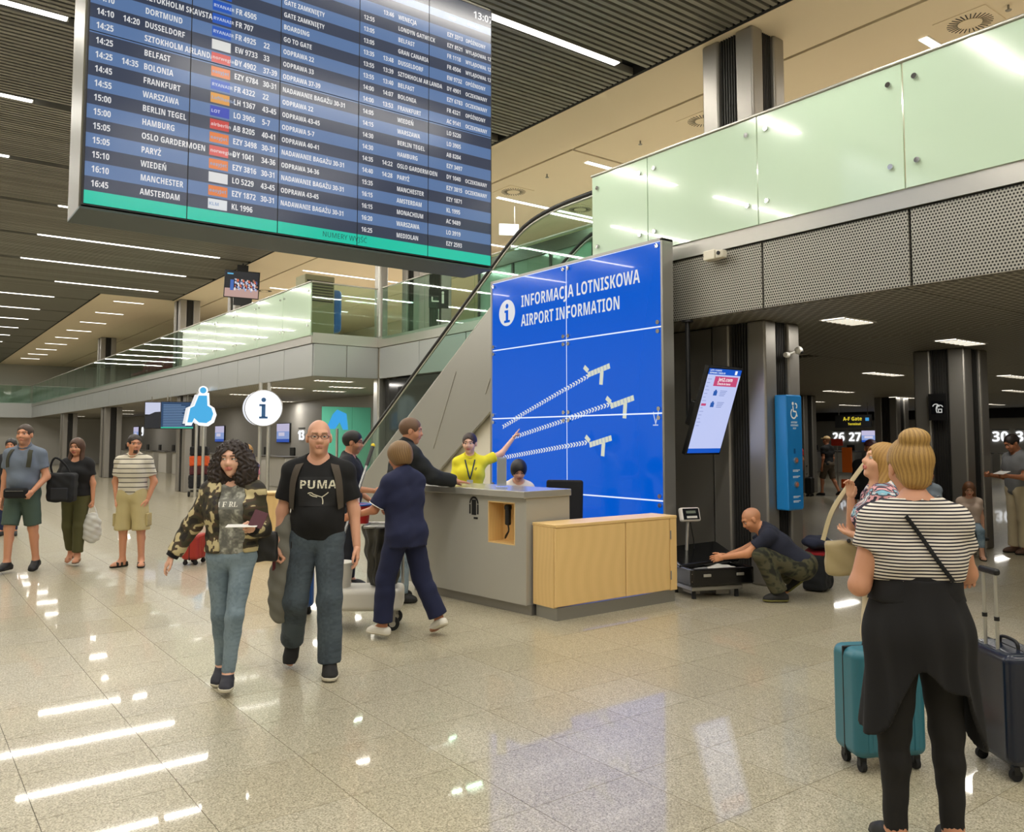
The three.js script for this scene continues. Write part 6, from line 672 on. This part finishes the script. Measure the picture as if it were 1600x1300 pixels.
{ const proto = thing('checkin_desk', 'white check-in desk below the lit counter numbers', 'desk', [39.6, 0, -26], 0, 'check-in desks of the far hall'); mk('body', RB(0.7, 1.05, 1.5, 0.02, 0, 0.525, 0), M(0xc8c4ba, 0.5), proto); mk('desk_top', RB(0.85, 0.04, 1.6, 0.01, -0.02, 1.07, 0), M(0x6a665f, 0.4), proto); mk('terminal', RB(0.06, 0.3, 0.42, 0.02, 0.1, 1.26, 0.3), black, proto);
  for (let k = 1; k < 9; k++) { const c = proto.clone(); c.name = numbered('checkin_desk'); scene.add(c); c.position.z = -26 + k * 2.1; }
  for (let k = 0; k < 12; k++) { const c = proto.clone(); c.name = numbered('checkin_desk'); c.userData = { label: 'grey check-in desk along the wall under the far mezzanine', category: 'desk', group: 'check-in desks under the far mezzanine' }; scene.add(c); c.position.set(11.5, 0, -26.2 - k * 2.6); } }
{ const g = thing('orange_stand', 'orange notice stand with red header in the check-in hall', 'stand', [26, 0, -15.6], -Math.PI / 2); mk('board', RB(0.36, 0.85, 0.05, 0.01, 0, 1.0, 0), M(0xe06c1e, 0.5), g); mk('lower_box', RB(0.4, 0.3, 0.25, 0.03, 0.02, 0.2, 0), M(0xd8541c, 0.5), g); mk('red_header', B(0.42, 0.24, 0.04, -0.36, 1.6, 0), M(0xc03a28, 0.5), g); mk('pole', CY(0.02, 0.02, 1.6, -0.36, 0.8, 0), steelD, g);
  for (const [x, z] of [[24.6, -14.4], [25.2, -13.8]]) { const b = thing('belt_post', 'black queue barrier post with belt near the orange stand', 'barrier', [x, 0, z], -0.8, 'queue barrier posts'); mk('post', CY(0.03, 0.03, 0.95, 0, 0.5, 0), black, b); mk('base', CY(0.16, 0.17, 0.03, 0, 0.016, 0), black, b); mk('belt', B(0.8, 0.05, 0.005, 0.4, 0.93, 0), black, b); } }
// ---------- luggage trolley, stand, mezzanine furniture ----------
{ const g = thing('luggage_trolley', 'luggage trolley loaded with orange and black bags by the steel column', 'trolley', [7.5, 0, -25.6], -0.5); mk('frame', [BAR([-0.25, 0.2, -0.3], [-0.25, 1.05, -0.36], 0.02), BAR([0.25, 0.2, -0.3], [0.25, 1.05, -0.36], 0.02), BAR([-0.25, 1.05, -0.36], [0.25, 1.05, -0.36], 0.02), B(0.5, 0.03, 0.7, 0, 0.22, 0)], steel, g); for (const [x, z] of [[-0.22, 0.28], [0.22, 0.28], [0, -0.28]]) mk('wheel', CY(0.08, 0.08, 0.04, x, 0.08, z, 0, Math.PI / 2), rubber, g);
  for (const [y, h, m, l] of [[0.24, 0.4, cloth(0x17171a), 'black case at the bottom of the luggage trolley'], [0.64, 0.26, cloth(0x4a1c20), 'dark red bag in the middle of the luggage trolley'], [0.9, 0.3, cloth(0xc8501e), 'orange travel bag on the luggage trolley'], [1.22, 0.26, cloth(0x141416), 'black bag on top of the luggage trolley']]) { const b = thing('travel_bag', l, 'bag', [7.5, y, -25.6], -0.5); mk('bag_body', wrapBag(0.62, h, 0.44), m, b); mk('bag_strap', TB([[-0.15, h - 0.04, 0.1], [0, h + 0.02, 0.12], [0.15, h - 0.04, 0.1]], 0.014), black, b); } }
{ const g = thing('beige_stand', 'pale wooden leaflet stand between the curly haired woman and the bald man', 'stand', [4.35, 0, -11.7], -0.6); mk('body', RB(0.5, 0.92, 0.4, 0.01, 0, 0.46, 0), wood, g); mk('top', RB(0.54, 0.03, 0.44, 0.006, 0, 0.94, 0), wood, g); }
{ const proto = thing('waiting_seat', 'burgundy waiting seat behind the clear mezzanine parapet', 'seat', [8.6, 4.07, -34], -Math.PI / 2, 'burgundy mezzanine seats'), m = cloth(0x6a1824); mk('seat', RB(0.52, 0.1, 0.5, 0.03, 0, 0.42, 0.05), m, proto); mk('backrest', RB(0.52, 0.5, 0.09, 0.03, 0, 0.72, -0.22, 0, -0.12), m, proto); mk('leg', [B(0.05, 0.38, 0.4, 0.2, 0.19, 0), B(0.05, 0.38, 0.4, -0.2, 0.19, 0)], steel, proto);
  for (let k = 1; k < 16; k++) { const c = proto.clone(); c.name = numbered('waiting_seat'); scene.add(c); c.position.set(8.6 + (k % 2) * 1.6, 4.07, -34 - Math.floor(k / 2) * 0.62); } }
{ const g = thing('baby_care_sign', 'black baby changing sign hanging on the mezzanine behind the escalator', 'sign', [9.7, 4.6, -15.6], -0.4); mk('panel', B(0.44, 0.42, 0.04, 0, 0.24, 0), black, g); mk('symbol', [B(0.05, 0.2, 0.01, 0.09, 0.24, 0.024), CY(0.03, 0.03, 0.01, 0.09, 0.38, 0.024, Math.PI / 2), B(0.16, 0.03, 0.01, -0.08, 0.18, 0.024), B(0.03, 0.1, 0.01, -0.15, 0.23, 0.024)], white, g); mk('post', CY(0.015, 0.015, 0.55, 0, -0.26, 0), steelD, g);
  const e = thing('exit_light', 'small white lit exit box under the mezzanine ceiling', 'sign', [10.34, 6.1, -13.83], -0.5); mk('lit_face', RB(0.42, 0.24, 0.05, 0.01, 0, 0.05, 0), glow(0xf4f6ee, 1.6), e); mk('hanger', CY(0.012, 0.012, 0.42, 0.12, 0.37, 0), steelD, e);
  const d = thing('shop_unit', 'grey glazed kiosk wall on the mezzanine behind the escalator', 'kiosk', [12.5, 4.07, -15]); for (let i = 0; i < 4; i++) mk('glass_front', BX(-0.02, 0.02, 0, 2.1, i * 1.5 - 3, i * 1.5 - 1.54), M(0x8fa39a, 0.1), d); for (let i = 0; i < 5; i++) mk('mullion', BX(-0.05, 0.05, 0, 2.15, i * 1.5 - 3.05, i * 1.5 - 2.97), dark, d); mk('header', BX(-0.06, 0.06, 2.1, 2.4, -3.05, 3.05), M(0x5d5a54, 0.5), d);
  const k = thing('blue_kiosk', 'slatted cabinet with blue dome on the mezzanine corner', 'kiosk', [8.5, 4.07, -19.6]); mk('cabinet', RB(0.8, 1.75, 0.6, 0.03, 0, 0.875, 0), M(0x8d8a6a, 0.6), k); for (let i = 0; i < 8; i++) mk('slat', B(0.7, 0.03, 0.02, 0, 1.1 + i * 0.07, 0.31), dark, k); mk('blue_side', RB(0.3, 1.1, 0.5, 0.1, 0.5, 0.9, 0), M(0x1f62b0, 0.4), k); }
scene.traverse((o) => { if (o.isMesh) { o.castShadow = true; o.receiveShadow = true; } });
renderer.render(scene, camera);
